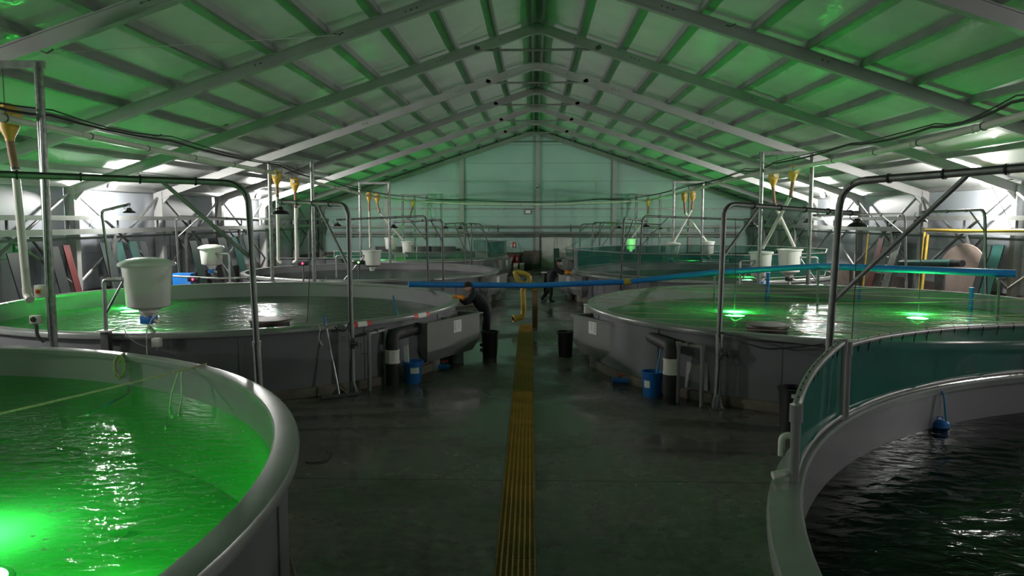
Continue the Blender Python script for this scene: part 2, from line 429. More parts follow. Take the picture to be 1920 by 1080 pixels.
# portal frames
tn = 2
for y in FRAMES:
    t = struct('trim_%d' % tn, (XR, y, 0)); tn += 1
    for s in (-1, 1):
        x1 = s * (WX - 0.15)
        a = Vector((XR, y, RIDGE - 0.26)); e = Vector((XR + x1, y, roof_z(x1) - 0.26))
        d = 0.28; w = 0.17
        # rafter: I section, web with two flanges
        poly = []
        for dy, dz in ((-w / 2, -d / 2), (w / 2, -d / 2), (w / 2, -d / 2 + 0.03), (0.05, -d / 2 + 0.03), (0.05, d / 2 - 0.03), (w / 2, d / 2 - 0.03), (w / 2, d / 2), (-w / 2, d / 2), (-w / 2, d / 2 - 0.03), (-0.05, d / 2 - 0.03), (-0.05, -d / 2 + 0.03), (-w / 2, -d / 2 + 0.03)):
            poly.append(a + Vector((0, dy, dz)))
        part('rafter', M().prism(poly, e - a), 'steel_white', t, smooth=False)
        hz = roof_z(x1) - 0.12
        part('column', M().box((XR + x1, y, hz / 2), (0.30, 0.22, hz)), 'steel_white', t, smooth=False)
        gus = [(XR + x1 - s * 0.15, y - 0.04, hz - 0.42), (XR + x1 - s * 0.15, y - 0.04, hz - 0.2), (XR + x1 - s * 0.42, y - 0.04, hz - 0.14)]
        part('haunch', M().prism(gus, (0, 0.08, 0)), 'steel_white', t, smooth=False)
        for bx in (1.05, 2.6, 2.72, 2.84, 6.0, 6.12):
            zz = RIDGE - 0.26 - SL * bx + 0.02
            part('bolt', M().lathe([(0.018, 0), (0.018, 0.02)], 6, (XR + s * bx, y - 0.05, zz), rot=look((0, -1, 0))), 'galv_dark', t)
        part('tie_bracket', M().box((XR + s * 1.70, y - 0.02, RIDGE - 0.83), (0.16, 0.06, 0.12), Matrix.Rotation(s * -SL, 3, 'Y')), 'galv_dark', t, smooth=False)
    part('tie_bar', M().tube([(XR - 1.68, y - 0.02, RIDGE - 0.88), (XR + 1.68, y - 0.02, RIDGE - 0.88)], 0.035, 8), 'galv_dull', t)
    part('apex_plate', M().prism([(XR - 0.35, y - 0.06, RIDGE - 0.48), (XR + 0.35, y - 0.06, RIDGE - 0.48), (XR + 0.35, y - 0.06, RIDGE - 0.24), (XR, y - 0.06, RIDGE - 0.12), (XR - 0.35, y - 0.06, RIDGE - 0.24)], (0, 0.03, 0)), 'steel_white', t, smooth=False)

# side walls: sandwich panels in courses, concrete upstand at the foot
EAVE = roof_z(WX) + 0.06
for side, nm in ((-1, 'wall_left'), (1, 'wall_right')):
    wl = struct(nm)
    X = side * WX
    part('upstand', M().box((X + side * 0.06, (YB + YE) / 2, 0.5), (0.26, YE - YB + 0.2, 1.0)), 'dado', wl, smooth=False)
    for b in range(len(FRAMES)):
        y0 = FRAMES[b] if b else YB; y1 = FRAMES[b + 1] if b + 1 < len(FRAMES) else YE + 0.1
        if y1 - y0 < 0.3: continue
        z = 1.0
        while z < EAVE - 0.02:
            z1 = min(z + 1.12, EAVE + 0.02)
            part('wall_panel', M().box((X + side * 0.06, (y0 + y1) / 2, (z + z1) / 2), (0.1, y1 - y0 - 0.012, z1 - z - 0.012)), 'wall_panel', wl, smooth=False)
            z = z1
        part('backing', M().box((X + side * 0.14, (y0 + y1) / 2, EAVE / 2 + 0.5), (0.03, y1 - y0 + 0.02, EAVE + 0.2 - 1.0)), 'galv_dark', wl, smooth=False)
        if 0 < b < len(FRAMES) - 1:
            xi = X - side * 0.22
            part('wall_brace', M().tube([(xi, y0 + 0.12, 1.2), (xi, y1 - 0.12, EAVE - 0.35)], 0.045, 8), 'galv_dull', wl)
            part('wall_brace', M().tube([(xi - side * 0.1, y0 + 0.12, EAVE - 0.35), (xi - side * 0.1, y1 - 0.12, 1.2)], 0.045, 8), 'galv_dull', wl)

# end wall with columns
we = struct('wall_end')
cols = [-9.36, -4.56, 0.2, 5.0, 9.76]
xs = [-WX - 0.1] + cols + [WX + 0.1]
for i in range(len(xs) - 1):
    x0, x1 = xs[i], xs[i + 1]
    z = 1.0
    while z < roof_z(min(abs(x0), abs(x1)) if x0 * x1 > 0 else 0) + 0.05:
        z1 = z + 1.12; top0 = roof_z(x0 - XR) + 0.06; top1 = roof_z(x1 - XR) + 0.06
        g = 0.006
        za, zb = min(z1 - g, top0), min(z1 - g, top1)
        if za > z + g or zb > z + g:
            poly = [(x0 + g, YE, z + g), (x1 - g, YE, z + g)]
            if zb > z + g: poly.append((x1 - g, YE, zb))
            if abs(za - zb) > 1e-6 and max(za, zb) >= z1 - g - 1e-6:
                xk = XR + (1 if x1 > 0.5 else -1) * (RIDGE + 0.06 - (z1 - g)) / SL
                if x0 + 0.02 < xk < x1 - 0.02: poly.append((xk, YE, z1 - g))
            if za > z + g: poly.append((x0 + g, YE, za))
            if not (x0 <= -0 and x1 > 30) and len(poly) >= 3:
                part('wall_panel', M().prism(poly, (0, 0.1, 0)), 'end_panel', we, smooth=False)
        z = z1
part('upstand', M().box((0, YE + 0.02, 0.5), (2 * WX + 0.2, 0.2, 1.0)), 'dado', we, smooth=False)
part('backing', M().prism([(-WX - 0.3, YE + 0.12, 0.5), (WX + 0.3, YE + 0.12, 0.5), (WX + 0.3, YE + 0.12, roof_z(WX) + 0.05), (XR, YE + 0.12, RIDGE + 0.1), (-WX - 0.3, YE + 0.12, roof_z(WX) + 0.05)], (0, 0.03, 0)), 'galv_dark', we, smooth=False)
for x in cols:
    part('wall_post', M().box((x, YE - 0.12, roof_z(x) / 2 - 0.1), (0.26, 0.2, roof_z(x) - 0.2)), 'steel_white', we, smooth=False)
part('wall_rail', M().box((0, YE - 0.06, 3.75), (2 * WX - 0.3, 0.06, 0.09)), 'galv_dull', we, smooth=False)
wb = struct('wall_back')
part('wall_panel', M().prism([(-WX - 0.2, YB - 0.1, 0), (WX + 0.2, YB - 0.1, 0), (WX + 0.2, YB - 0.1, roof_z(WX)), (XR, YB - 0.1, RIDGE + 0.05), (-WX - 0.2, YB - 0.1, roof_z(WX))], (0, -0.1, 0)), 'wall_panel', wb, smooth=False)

# ================================================================== DRAIN GRATING
def grating_panel_mesh(L=1.0, Wd=0.37, nx=7, ny=22, t=0.035):
    mb = M(); bx = 0.010; by = 0.009
    cw, cl = Wd / nx, L / ny
    for i in range(nx):
        for j in range(ny):
            x0, x1 = -Wd / 2 + i * cw, -Wd / 2 + (i + 1) * cw; y0, y1 = j * cl, (j + 1) * cl
            o = [(x0, y0, 0), (x1, y0, 0), (x1, y1, 0), (x0, y1, 0)]
            zb = -0.006
            n = [(x0 + bx, y0 + by, zb), (x1 - bx, y0 + by, zb), (x1 - bx, y1 - by, zb), (x0 + bx, y1 - by, zb)]
            d = [(p[0], p[1], -t) for p in n]
            mb.add(o + n + d, [(0, 1, 5, 4), (1, 2, 6, 5), (2, 3, 7, 6), (3, 0, 4, 7), (4, 5, 9, 8), (5, 6, 10, 9), (6, 7, 11, 10), (7, 4, 8, 11)])
    return mb
gt = thing('drain_grating', 'long yellow plastic drain grating running down the middle of the aisle', 'grating', (grate_x(4), 4.0, 0))
gp = None
y = 4.0
while y < 22.2:
    if gp is None:
        gp = part('grating_panel', M(), 'grating', gt)
        gp.data = grating_panel_mesh().mesh('grating_panel', 'grating', smooth=False)
        o = gp
    else: o = pcopy(gp, gt)
    o.location = (grate_x(y) - grate_x(4), y - 4.0, 0.004); o.rotation_euler = (0, 0, 0.005)
    y += 1.005
part('channel', M().prism([(grate_x(YB) - 0.21, YB, -0.2), (grate_x(YB) + 0.21, YB, -0.2), (grate_x(YE) + 0.21, YE, -0.2), (grate_x(YE) - 0.21, YE, -0.2)], (0, 0, -0.02)), 'trench', gt, smooth=False)
for s in (-1, 1):
    part('edge_angle', M().bar((grate_x(4) + s * 0.195, 4, -0.01), (grate_x(22.1) + s * 0.195, 22.1, -0.01), 0.012, 0.03), 'galv_dark', gt, smooth=False)
cc = M().prism([(grate_x(22.15) - 0.2, 22.15, 0), (grate_x(22.15) + 0.2, 22.15, 0), (grate_x(YE) + 0.2, YE, 0), (grate_x(YE) - 0.2, YE, 0)], (0, 0, -0.15))
part('floor_slab', cc, 'wet_concrete', fl, smooth=False)
cc = M().prism([(grate_x(YB) - 0.2, YB, 0), (grate_x(YB) + 0.2, YB, 0), (grate_x(3.99) + 0.2, 3.99, 0), (grate_x(3.99) - 0.2, 3.99, 0)], (0, 0, -0.15))
part('floor_slab', cc, 'wet_concrete', fl, smooth=False)

# ================================================================== TANKS
TANKS = {
    'L1': (-7.54, 4.12, 5.97, 1.50, 'grey round fish tank nearest on the left, glowing bright green inside', 0.38, 'water_near', 'bright green lit water in the nearest left tank'),
    'R1': (7.23, 2.56, 6.16, 1.55, 'dark unlit round fish tank nearest on the right, with net screens on its rim', 0.40, 'water_dark', 'black still water in the unlit nearest right tank'),
    'L2': (-7.0, 17.8, 5.25, 1.28, 'second round fish tank on the left, behind the green glowing one', 0.42, 'water_lit', 'rippling dark water in the second left tank under the large feeder'),
    'R2': (6.6, 17.3, 5.4, 1.28, 'second round fish tank on the right, with ropes strung over two green lamps', 0.38, 'water_lit', 'rippling water with two green glows under ropes in the second right tank'),
    'L3': (-6.5, 31.0, 5.1, 1.10, 'third round grey fish tank on the left, beyond the blue pipe end', 0.30, 'water_dark', 'calm grey water in the third left tank'),
    'R3': (6.6, 31.0, 5.1, 1.10, 'third round fish tank on the right, where a worker reaches over the rim', 0.30, 'water_lit', 'water of the third right tank behind the long blue pipe'),
    'L4': (-6.5, 42.6, 5.1, 1.10, 'farthest round fish tank on the left, fenced by low green nets', 0.30, 'water_lit', 'green tinted water in the farthest left tank'),
    'R4': (6.6, 42.6, 5.1, 1.10, 'farthest round fish tank on the right, near the white double door', 0.30, 'water_lit', 'green tinted water in the farthest right tank'),
}
def tank(key):
    x, y, R, z, lab, dw, wm, wl = TANKS[key]
    t = thing('fish_tank', lab, 'tank', (x, y, 0), 'round fish tanks')
    n = 128 if key in ('L1', 'R1', 'L2', 'R2') else 72
    part('plinth', M().lathe([(0, 0.16), (R - 0.20, 0.16), (R - 0.05, 0.16), (R - 0.03, 0.13), (R - 0.03, 0.0)], n, (x, y, 0)), 'plinth', t)
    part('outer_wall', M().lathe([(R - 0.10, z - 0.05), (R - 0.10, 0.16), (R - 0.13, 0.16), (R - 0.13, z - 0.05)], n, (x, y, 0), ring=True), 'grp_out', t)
    part('inner_wall', M().lathe([(R - 0.135, z - 0.05), (R - 0.135, 0.18), (R - 0.18, 0.18), (R - 0.18, z - 0.05)], n, (x, y, 0), ring=True), 'grp', t)
    part('tank_bottom', M().lathe([(0, 0.17), (R - 0.2, 0.20), (R - 0.19, 0.18), (0, 0.165)], n, (x, y, 0)), 'tank_floor', t)
    part('rim', M().lathe([(R - 0.195, z - 0.07), (R - 0.20, z - 0.015), (R - 0.185, z), (R - 0.06, z), (R - 0.015, z - 0.012), (R, z - 0.04), (R - 0.005, z - 0.10), (R - 0.03, z - 0.105), (R - 0.035, z - 0.06), (R - 0.1, z - 0.055)], n, (x, y, 0), ring=True), 'grp_rim', t)
    ns = 14
    for k in range(ns):
        a = 2 * PI * (k + 0.37) / ns
        if y > 25 and math.sin(a) > 0.2: continue
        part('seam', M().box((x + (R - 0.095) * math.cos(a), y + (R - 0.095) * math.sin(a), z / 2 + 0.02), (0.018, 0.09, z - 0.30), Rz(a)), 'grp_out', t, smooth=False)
    w = M().lathe([(0, 0), (R - 0.175, 0)], n, (x, y, z - dw), cap=False)
    solo('water', w, wm, wl, 'water', (x, y, z - dw), None, 'stuff')
    return t
for k in TANKS: tank(k)

# ================================================================== UNDERWATER LAMPS
def uw_light(x, y, power, label, z=0.62):
    t = thing('underwater_lamp', label, 'lamp', (x, y, z), 'green underwater lamps')
    part('housing', M().lathe([(0.0, -0.16), (0.03, -0.16), (0.035, -0.12), (0.03, -0.10)], 16, (x, y, z)), 'black', t)
    part('hood', M().lathe([(0.23, 0.0), (0.27, -0.004), (0.275, 0.012), (0.27, 0.022), (0.23, 0.03)], 28, (x, y, z), ring=True), 'black', t)  # hood added to hold back upward light; lens widened to spread the glow
    part('lens', M().lathe([(0.0, 0.06), (0.12, 0.052), (0.24, 0.025), (0.24, 0.005), (0.0, 0.005)], 28, (x, y, z)), 'green_lens', t)
    for k in range(3):
        a = k * 2.094; part('hood_strut', M().tube([(x + 0.025 * math.cos(a), y + 0.025 * math.sin(a), z - 0.11), (x + 0.245 * math.cos(a), y + 0.245 * math.sin(a), z + 0.004)], 0.005, 6), 'galv_dark', t)
    part('cable', M().tube([(x, y, z - 0.16), (x + 0.02, y, z - 0.20), (x + 0.1, y + 0.1, z - 0.26)], 0.012, 6), 'rubber', t)
    l = bpy.data.lights.new('green_light', 'POINT'); l.color = (0.03, 1.0, 0.06); l.energy = power; l.shadow_soft_size = 0.015
    o = bpy.data.objects.new('green_light', l); COL.objects.link(o); o.parent = t; o.location = (0, 0, -0.04)
uw_light(-3.70, 4.75, GREEN_W * 1.2, 'brightest green underwater lamp, in the nearest left tank', 0.80)
uw_light(-10.5, 19.7, GREEN_W * 0.04, 'green underwater lamp behind the large lidded feeder in the second left tank', 0.74)
uw_light(-10.6, 14.6, GREEN_W * 0.05, 'green underwater lamp by the near left edge of the second left tank', 0.60)
uw_light(4.93, 19.0, GREEN_W * 0.10, 'green underwater lamp left of the two in the roped tank', 0.78)
uw_light(9.15, 18.6, GREEN_W * 0.10, 'green underwater lamp right of the two in the roped tank', 0.78)
uw_light(8.6, 31.5, GREEN_W * 0.05, 'faint green underwater lamp in the third right tank', 0.66)
uw_light(-5.6, 42.0, GREEN_W * 0.3, 'green underwater lamp in the farthest left tank', 0.66)
uw_light(-8.6, 43.8, GREEN_W * 0.3, 'green underwater lamp at the wall side of the farthest left tank', 0.66)
uw_light(8.8, 43.6, GREEN_W * 0.3, 'green underwater lamp at the wall side of the farthest right tank', 0.66)
uw_light(5.4, 42.0, GREEN_W * 0.3, 'green underwater lamp in the farthest right tank', 0.66)

# ================================================================== WALL FLOODLIGHTS
def flood(x, y, z, side, label, k=1.0):
    t = thing('wall_floodlight', label, 'floodlight', (x, y, z), 'wall floodlights')
    c = Vector((x, y, z)); d = Vector((-side, 0, -0.35)).normalized(); R = look(d)
    part('housing', M().rbox(c - d * 0.07, (0.26, 0.30, 0.08), 0.012, R), 'black', t)
    part('lens', M().lathe([(0.12, -0.03), (0.125, 0.0), (0.11, 0.05), (0.07, 0.09), (0.0, 0.105)], 20, c, rot=R), 'flood_lens', t)
    part('bracket', M().bar(c - d * 0.1, (side * (WX - 0.02), y, z + 0.08), 0.05, 0.02), 'galv_dark', t)
    part('cable', M().tube(sag(c - d * 0.1, (side * (WX - 0.05), y + 0.1, 2.9), -0.05), 0.008, 5), 'rubber', t)
    l = bpy.data.lights.new('flood_light', 'POINT'); l.color = (1.0, 0.97, 0.93); l.energy = FLOOD_W * k; l.shadow_soft_size = 0.12
    o = bpy.data.objects.new('flood_light', l); COL.objects.link(o); o.parent = t; o.location = d * 0.24
for side, sn in ((-1, 'left'), (1, 'right')):
    for yy, k, lab in ((-2.4, 0.10 if side < 0 else 0.04, 'wall floodlight high on the %s wall behind the viewer'), (10.0 - side * 0.5, 0.52 if side < 0 else 0.36, 'wall floodlight high on the %s wall beside the nearest tank'), (22.9 - side * 0.4, 1.0, 'bright wall floodlight high on the %s wall behind the second tank'), (35.3 - side * 0.4, 1.0, 'wall floodlight high on the %s wall beside the third tank')):
        flood(side * 12.78, yy, 4.2, side, lab % sn, k)

# ================================================================== SETTLING TROUGHS
def trough(A, u, L, Wd, vdir, top, label, sheet_t, grp='grey settling troughs beside the tanks'):
    A = Vector((A[0], A[1], 0)); u = Vector((u[0], u[1], 0)).normalized()
    v = Vector((-u.y, u.x, 0)) * vdir
    t = thing('settling_trough', label, 'trough', A + u * (L / 2) + v * (Wd / 2), grp)
    def P(a, b, z): return A + u * a + v * b + Vector((0, 0, z))
    zb = 0.24; zc = 0.48
    def loop(i, z, e0=0.0): return [P(i + e0, i, z), P(L - i - e0, i, z), P(L - i - e0, Wd - i, z), P(i + e0, Wd - i, z)]
    loops = [loop(0.0, top), loop(0.0, zc), loop(0.11, zb, 0.03)]
    ins = [loop(0.16, zb + 0.05, 0.03), loop(0.05, zc + 0.02), loop(0.04, top)]
    vs = []; fs = []
    for l in loops + ins: vs += l
    for i in range(5):
        for j in range(4): fs.append((i * 4 + j, i * 4 + (j + 1) % 4, (i + 1) * 4 + (j + 1) % 4, (i + 1) * 4 + j)) if i != 2 else None
    fs += [(8, 9, 10, 11), (12, 13, 14, 15)]
    for j in range(4): fs.append((j, (j + 1) % 4, 20 + (j + 1) % 4, 20 + j))
    part('body', M().add(vs, fs), 'trough', t, smooth=False)
    rim = M(); o = [P(-0.06, -0.06, top + 0.012), P(L + 0.06, -0.06, top + 0.012), P(L + 0.06, Wd + 0.03, top + 0.012), P(-0.06, Wd + 0.03, top + 0.012)]
    i_ = [P(0.05, 0.05, top + 0.012), P(L - 0.05, 0.05, top + 0.012), P(L - 0.05, Wd - 0.05, top + 0.012), P(0.05, Wd - 0.05, top + 0.012)]
    dn = Vector((0, 0, -0.03)); rim.add(o + i_ + [p + dn for p in o] + [p + dn for p in i_], [(j, (j + 1) % 4, 4 + (j + 1) % 4, 4 + j) for j in range(4)] + [(8 + j, 8 + (j + 1) % 4, 12 + (j + 1) % 4, 12 + j) for j in range(4)] + [(j, (j + 1) % 4, 8 + (j + 1) % 4, 8 + j) for j in range(4)] + [(4 + j, 4 + (j + 1) % 4, 12 + (j + 1) % 4, 12 + j) for j in range(4)])
    part('rim', rim, 'trough', t, smooth=False)
    ang = math.atan2(u.y, u.x)
    part('divider', M().box(P(L * 0.52, Wd / 2, top - 0.22), (0.03, Wd - 0.08, 0.40), Rz(ang)), 'trough', t, smooth=False)
    part('ledge', M().box(P(L * 0.60, Wd / 2, top - 0.05), (0.22, Wd - 0.08, 0.03), Rz(ang)), 'trough', t, smooth=False)
    for k in (0.28, 0.74):
        part('stump', M().lathe([(0.15, 0.0), (0.15, zb + 0.02), (0.12, zb + 0.02), (0.12, 0.0)], 20, P(L * k, Wd * 0.45, 0), ring=True), 'pvc_grey', t)
    sh = part('label_sheet', M().box(P(L * sheet_t, -0.004, top - 0.19), (0.30, 0.004, 0.26), Rz(ang)), 'paper', t, 'white printed sheet in a plastic sleeve', smooth=False)
    for r in range(5):
        part('print_line', M().box(P(L * sheet_t - 0.09, -0.0075, top - 0.10 - r * 0.042), (0.07, 0.002, 0.012), Rz(ang)), 'print', sh, smooth=False)
        if r < 4 and sheet_t > 0.4: part('print_line', M().box(P(L * sheet_t + 0.04, -0.0075, top - 0.10 - r * 0.042), (0.06, 0.002, 0.010), Rz(ang)), 'print', sh, smooth=False)
    return t
trough((-2.16, 15.45), (0.461, 0.887), 2.02, 0.60, 1, 1.07, 'grey settling trough on the left with a printed sheet, beside the leaning worker', 0.55)
# on the right the long face runs from the near corner towards the back left
trough((1.84, 15.13), (-0.481, 0.877), 2.02, 0.60, -1, 1.07, 'grey settling trough on the right with a printed sheet, beside the blue bucket', 0.62)
trough((-1.72, 28.6), (0.33, 0.944), 1.95, 0.55, 1, 1.0, 'small grey trough on the left behind the blue pipe, at the third tank', 0.5)
trough((1.78, 28.9), (-0.42, 0.907), 1.95, 0.55, -1, 1.0, 'grey settling trough on the right that the second worker leans on', 0.55)
trough((-1.72, 40.2), (0.25, 0.968), 1.95, 0.55, 1, 1.0, 'far grey trough on the left near the red fire cabinets', 0.5)
trough((1.75, 40.4), (-0.3, 0.954), 1.95, 0.55, -1, 1.0, 'far grey trough on the right in front of the white door', 0.5)

# ================================================================== OUTLET PIPES, FRAMES, BUCKETS
def outlet(base, mouth, zc0, zc1, label):
    b = Vector((base[0], base[1], 0)); m_ = Vector(mouth)
    t = thing('outlet_pipe', label, 'pipe', b, 'black outlet pipes with a white collar')
    part('riser', M().lathe([(0.125, 0.0), (0.125, zc0 + 0.02)], 24, b), 'rubber', t)
    part('collar', M().lathe([(0.128, zc0), (0.142, zc0), (0.142, zc0 + 0.03), (0.133, zc0 + 0.035), (0.133, zc1 - 0.03), (0.142, zc1 - 0.025), (0.142, zc1), (0.128, zc1)], 24, b), 'pvc_white', t)
    path = fillet([b + Vector((0, 0, zc1 - 0.05)), b + Vector((0, 0, mouth[2])), m_], 0.34, 8)
    part('elbow', M().tube(path, 0.118, 20), 'rubber', t)
    d = (m_ - path[-2]).normalized()
    part('socket', M().tube([m_ - d * 0.10, m_ + d * 0.02], 0.135, 20), 'rubber', t)
outlet((-2.72, 14.60), (-2.40, 15.56, 0.95), 0.42, 0.68, 'black elbow outlet pipe with white collar on the left, beside the squeegee')
outlet((2.39, 13.40), (2.10, 15.24, 0.96), 0.48, 0.76, 'black elbow outlet pipe with white collar on the right, beside the grey pipe frame')

def ubend(a, b, h, label):
    a = Vector((a[0], a[1], 0)); b = Vector((b[0], b[1], 0)); Z = Vector((0, 0, h))
    t = thing('grey_pipe_stand', label, 'stand', a.lerp(b, 0.5), 'grey pipe stands')
    for q in (a, b):
        part('upright', M().tube([q, q + Z], 0.035, 12), 'pvc_grey', t)
        part('corner_fitting', M().lathe([(0.045, -0.06), (0.045, 0.04)], 12, q + Z), 'pvc_grey', t)
    part('crossbar', M().tube([a + Z, b + Z], 0.033, 12), 'pvc_grey', t)
    part('clip', M().box(a.lerp(b, 0.45) + Z + Vector((0, 0, 0.03)), (0.07, 0.05, 0.06)), 'galv_dark', t)
ubend((-3.05, 14.05), (-2.86, 14.62), 1.06, 'grey plastic pipe frame on the left between the winch post and the outlet pipe')
ubend((2.50, 13.32), (2.84, 12.98), 1.02, 'grey plastic pipe frame on the right between the outlet pipe and winch post')

def bucket(p, r0, r1, h, m_, label, cat, handle=True, sheet=None, name='bucket', grp=None):
    p = Vector(p); t = thing(name, label, cat, p, grp)
    part('body', M().lathe([(r0, 0), (r1, h), (r1 - 0.012, h), (r0 - 0.012, 0.012), (0, 0.012)], 28, p), m_, t)
    part('rim', M().lathe([(r1 - 0.01, h - 0.02), (r1 + 0.018, h - 0.03), (r1 + 0.02, h), (r1 - 0.01, h + 0.004)], 28, p, ring=True), m_, t)
    if handle:
        pts = [p + Vector((math.cos(a) * (r1 + 0.015), -0.03 - 0.12 * math.sin(a), h - 0.06 - 0.10 * math.sin(a))) for a in [PI * i / 10 for i in range(11)]]
        part('handle', M().tube(pts, 0.006, 6), 'galv_dark', t)
    if sheet:
        a, z0, w_, h_ = sheet; rr = r0 + (r1 - r0) * z0 / h + 0.004
        vs = []; fs = []
        for i in range(5):
            aa = a + (i - 2) * w_ / rr / 4
            for z in (z0 - h_ / 2, z0 + h_ / 2): vs.append(p + Vector((math.cos(aa) * rr, math.sin(aa) * rr, z)))
        for i in range(4): fs.append((2 * i, 2 * i + 2, 2 * i + 3, 2 * i + 1))
        part('sticker', M().add(vs, fs), 'paper', t, 'white sticker')
    return t
bucket((-2.36, 14.82, 0), 0.16, 0.19, 0.42, 'blue', 'blue plastic bucket with white label on the left, by the outlet pipe', 'bucket', True, (-1.2, 0.26, 0.18, 0.12))
bucket((2.13, 13.78, 0), 0.16, 0.19, 0.45, 'blue', 'blue plastic bucket with white label on the right, by the outlet pipe', 'bucket', True, (-2.3, 0.24, 0.12, 0.13))
bucket((-1.02, 17.72, 0), 0.17, 0.20, 0.58, 'black', 'black plastic bin on the left, beside the trough of the leaning worker', 'bin', False, None, 'waste_bin')
bucket((0.72, 17.75, 0), 0.16, 0.19, 0.58, 'black', 'black plastic bin at the aisle end of the right trough', 'bin', False, None, 'waste_bin')
bucket((3.90, 11.55, 0), 0.18, 0.215, 0.66, 'black', 'black bin with white tag beside the near right tank', 'bin', False, (-1.75, 0.57, 0.12, 0.06), 'waste_bin')
# scraper standing in the left bucket, brush in the right one
solo('hand_scraper', M().prism([(-2.50, 14.80, 0.02), (-2.42, 14.80, 0.02), (-2.47, 14.88, 0.72), (-2.55, 14.88, 0.70)], (0.012, 0.012, 0)), 'white', 'flat white scraper leaning out of the left blue bucket', 'scraper', (-2.47, 14.82, 0.02))
def pole(name, a, b, r, m_, label, cat, tip=None):
    a = Vector(a); b = Vector(b); t = thing(name, label, cat, a)
    part('handle', M().tube([a, b], r, 10), m_, t)
    if tip: part('grip', M().tube([b - (b - a).normalized() * tip[0], b + (b - a).normalized() * 0.02], r * 1.25, 10), tip[1], t)
    return t
pole('brush_pole', (2.14, 13.80, 0.02), (2.30, 13.86, 0.92), 0.012, 'blue_light', 'thin blue pole standing in the right blue bucket', 'pole')
pole('net_pole', gz(756, 640, 0.6), at(737, 555, 14.9), 0.018, 'blue_light', 'long blue pole leaning on the left tank rim by the trough', 'pole')
# squeegee
a = Vector((-3.47, 13.47, 0.05)); b = at(608, 594, 13.75)
t = pole('floor_squeegee', a, b, 0.017, 'galv', 'long handled floor squeegee with blue grip leaning on the left tank', 'squeegee', (0.14, 'blue'))
part('blade_holder', M().bar((-3.74, 13.30, 0.045), (-3.22, 13.62, 0.045), 0.03, 0.05), 'galv_dark', t)
part('rubber_blade', M().bar((-3.76, 13.29, 0.012), (-3.20, 13.635, 0.012), 0.012, 0.024), 'rubber', t)
for q in (-0.14, 0.14): part('brace', M().tube([a.lerp(b, 0.12), Vector((-3.48 + q, 13.46 + q * 0.62, 0.06))], 0.006, 6), 'galv', t)

# small hose clamps under the troughs
for x, y, lab in ((-1.92, 16.05, 'small blue and red valve on the floor under the left trough'), (1.66, 14.72, 'small blue and red valve on the floor under the right trough')):
    t = thing('floor_valve', lab, 'valve', (x, y, 0))
    part('body', M().tube([(x - 0.14, y, 0.07), (x + 0.14, y, 0.07)], 0.055, 14), 'blue', t)
    part('flange', M().lathe([(0.08, -0.012), (0.08, 0.012)], 14, (x - 0.14, y, 0.08), rot=look((1, 0, 0))), 'blue', t)
    part('stem', M().lathe([(0.02, 0.1), (0.02, 0.17)], 10, (x, y, 0)), 'galv_dark', t)
    part('lever', M().rbox((x + 0.03, y, 0.18), (0.15, 0.035, 0.02), 0.006), 'red', t)

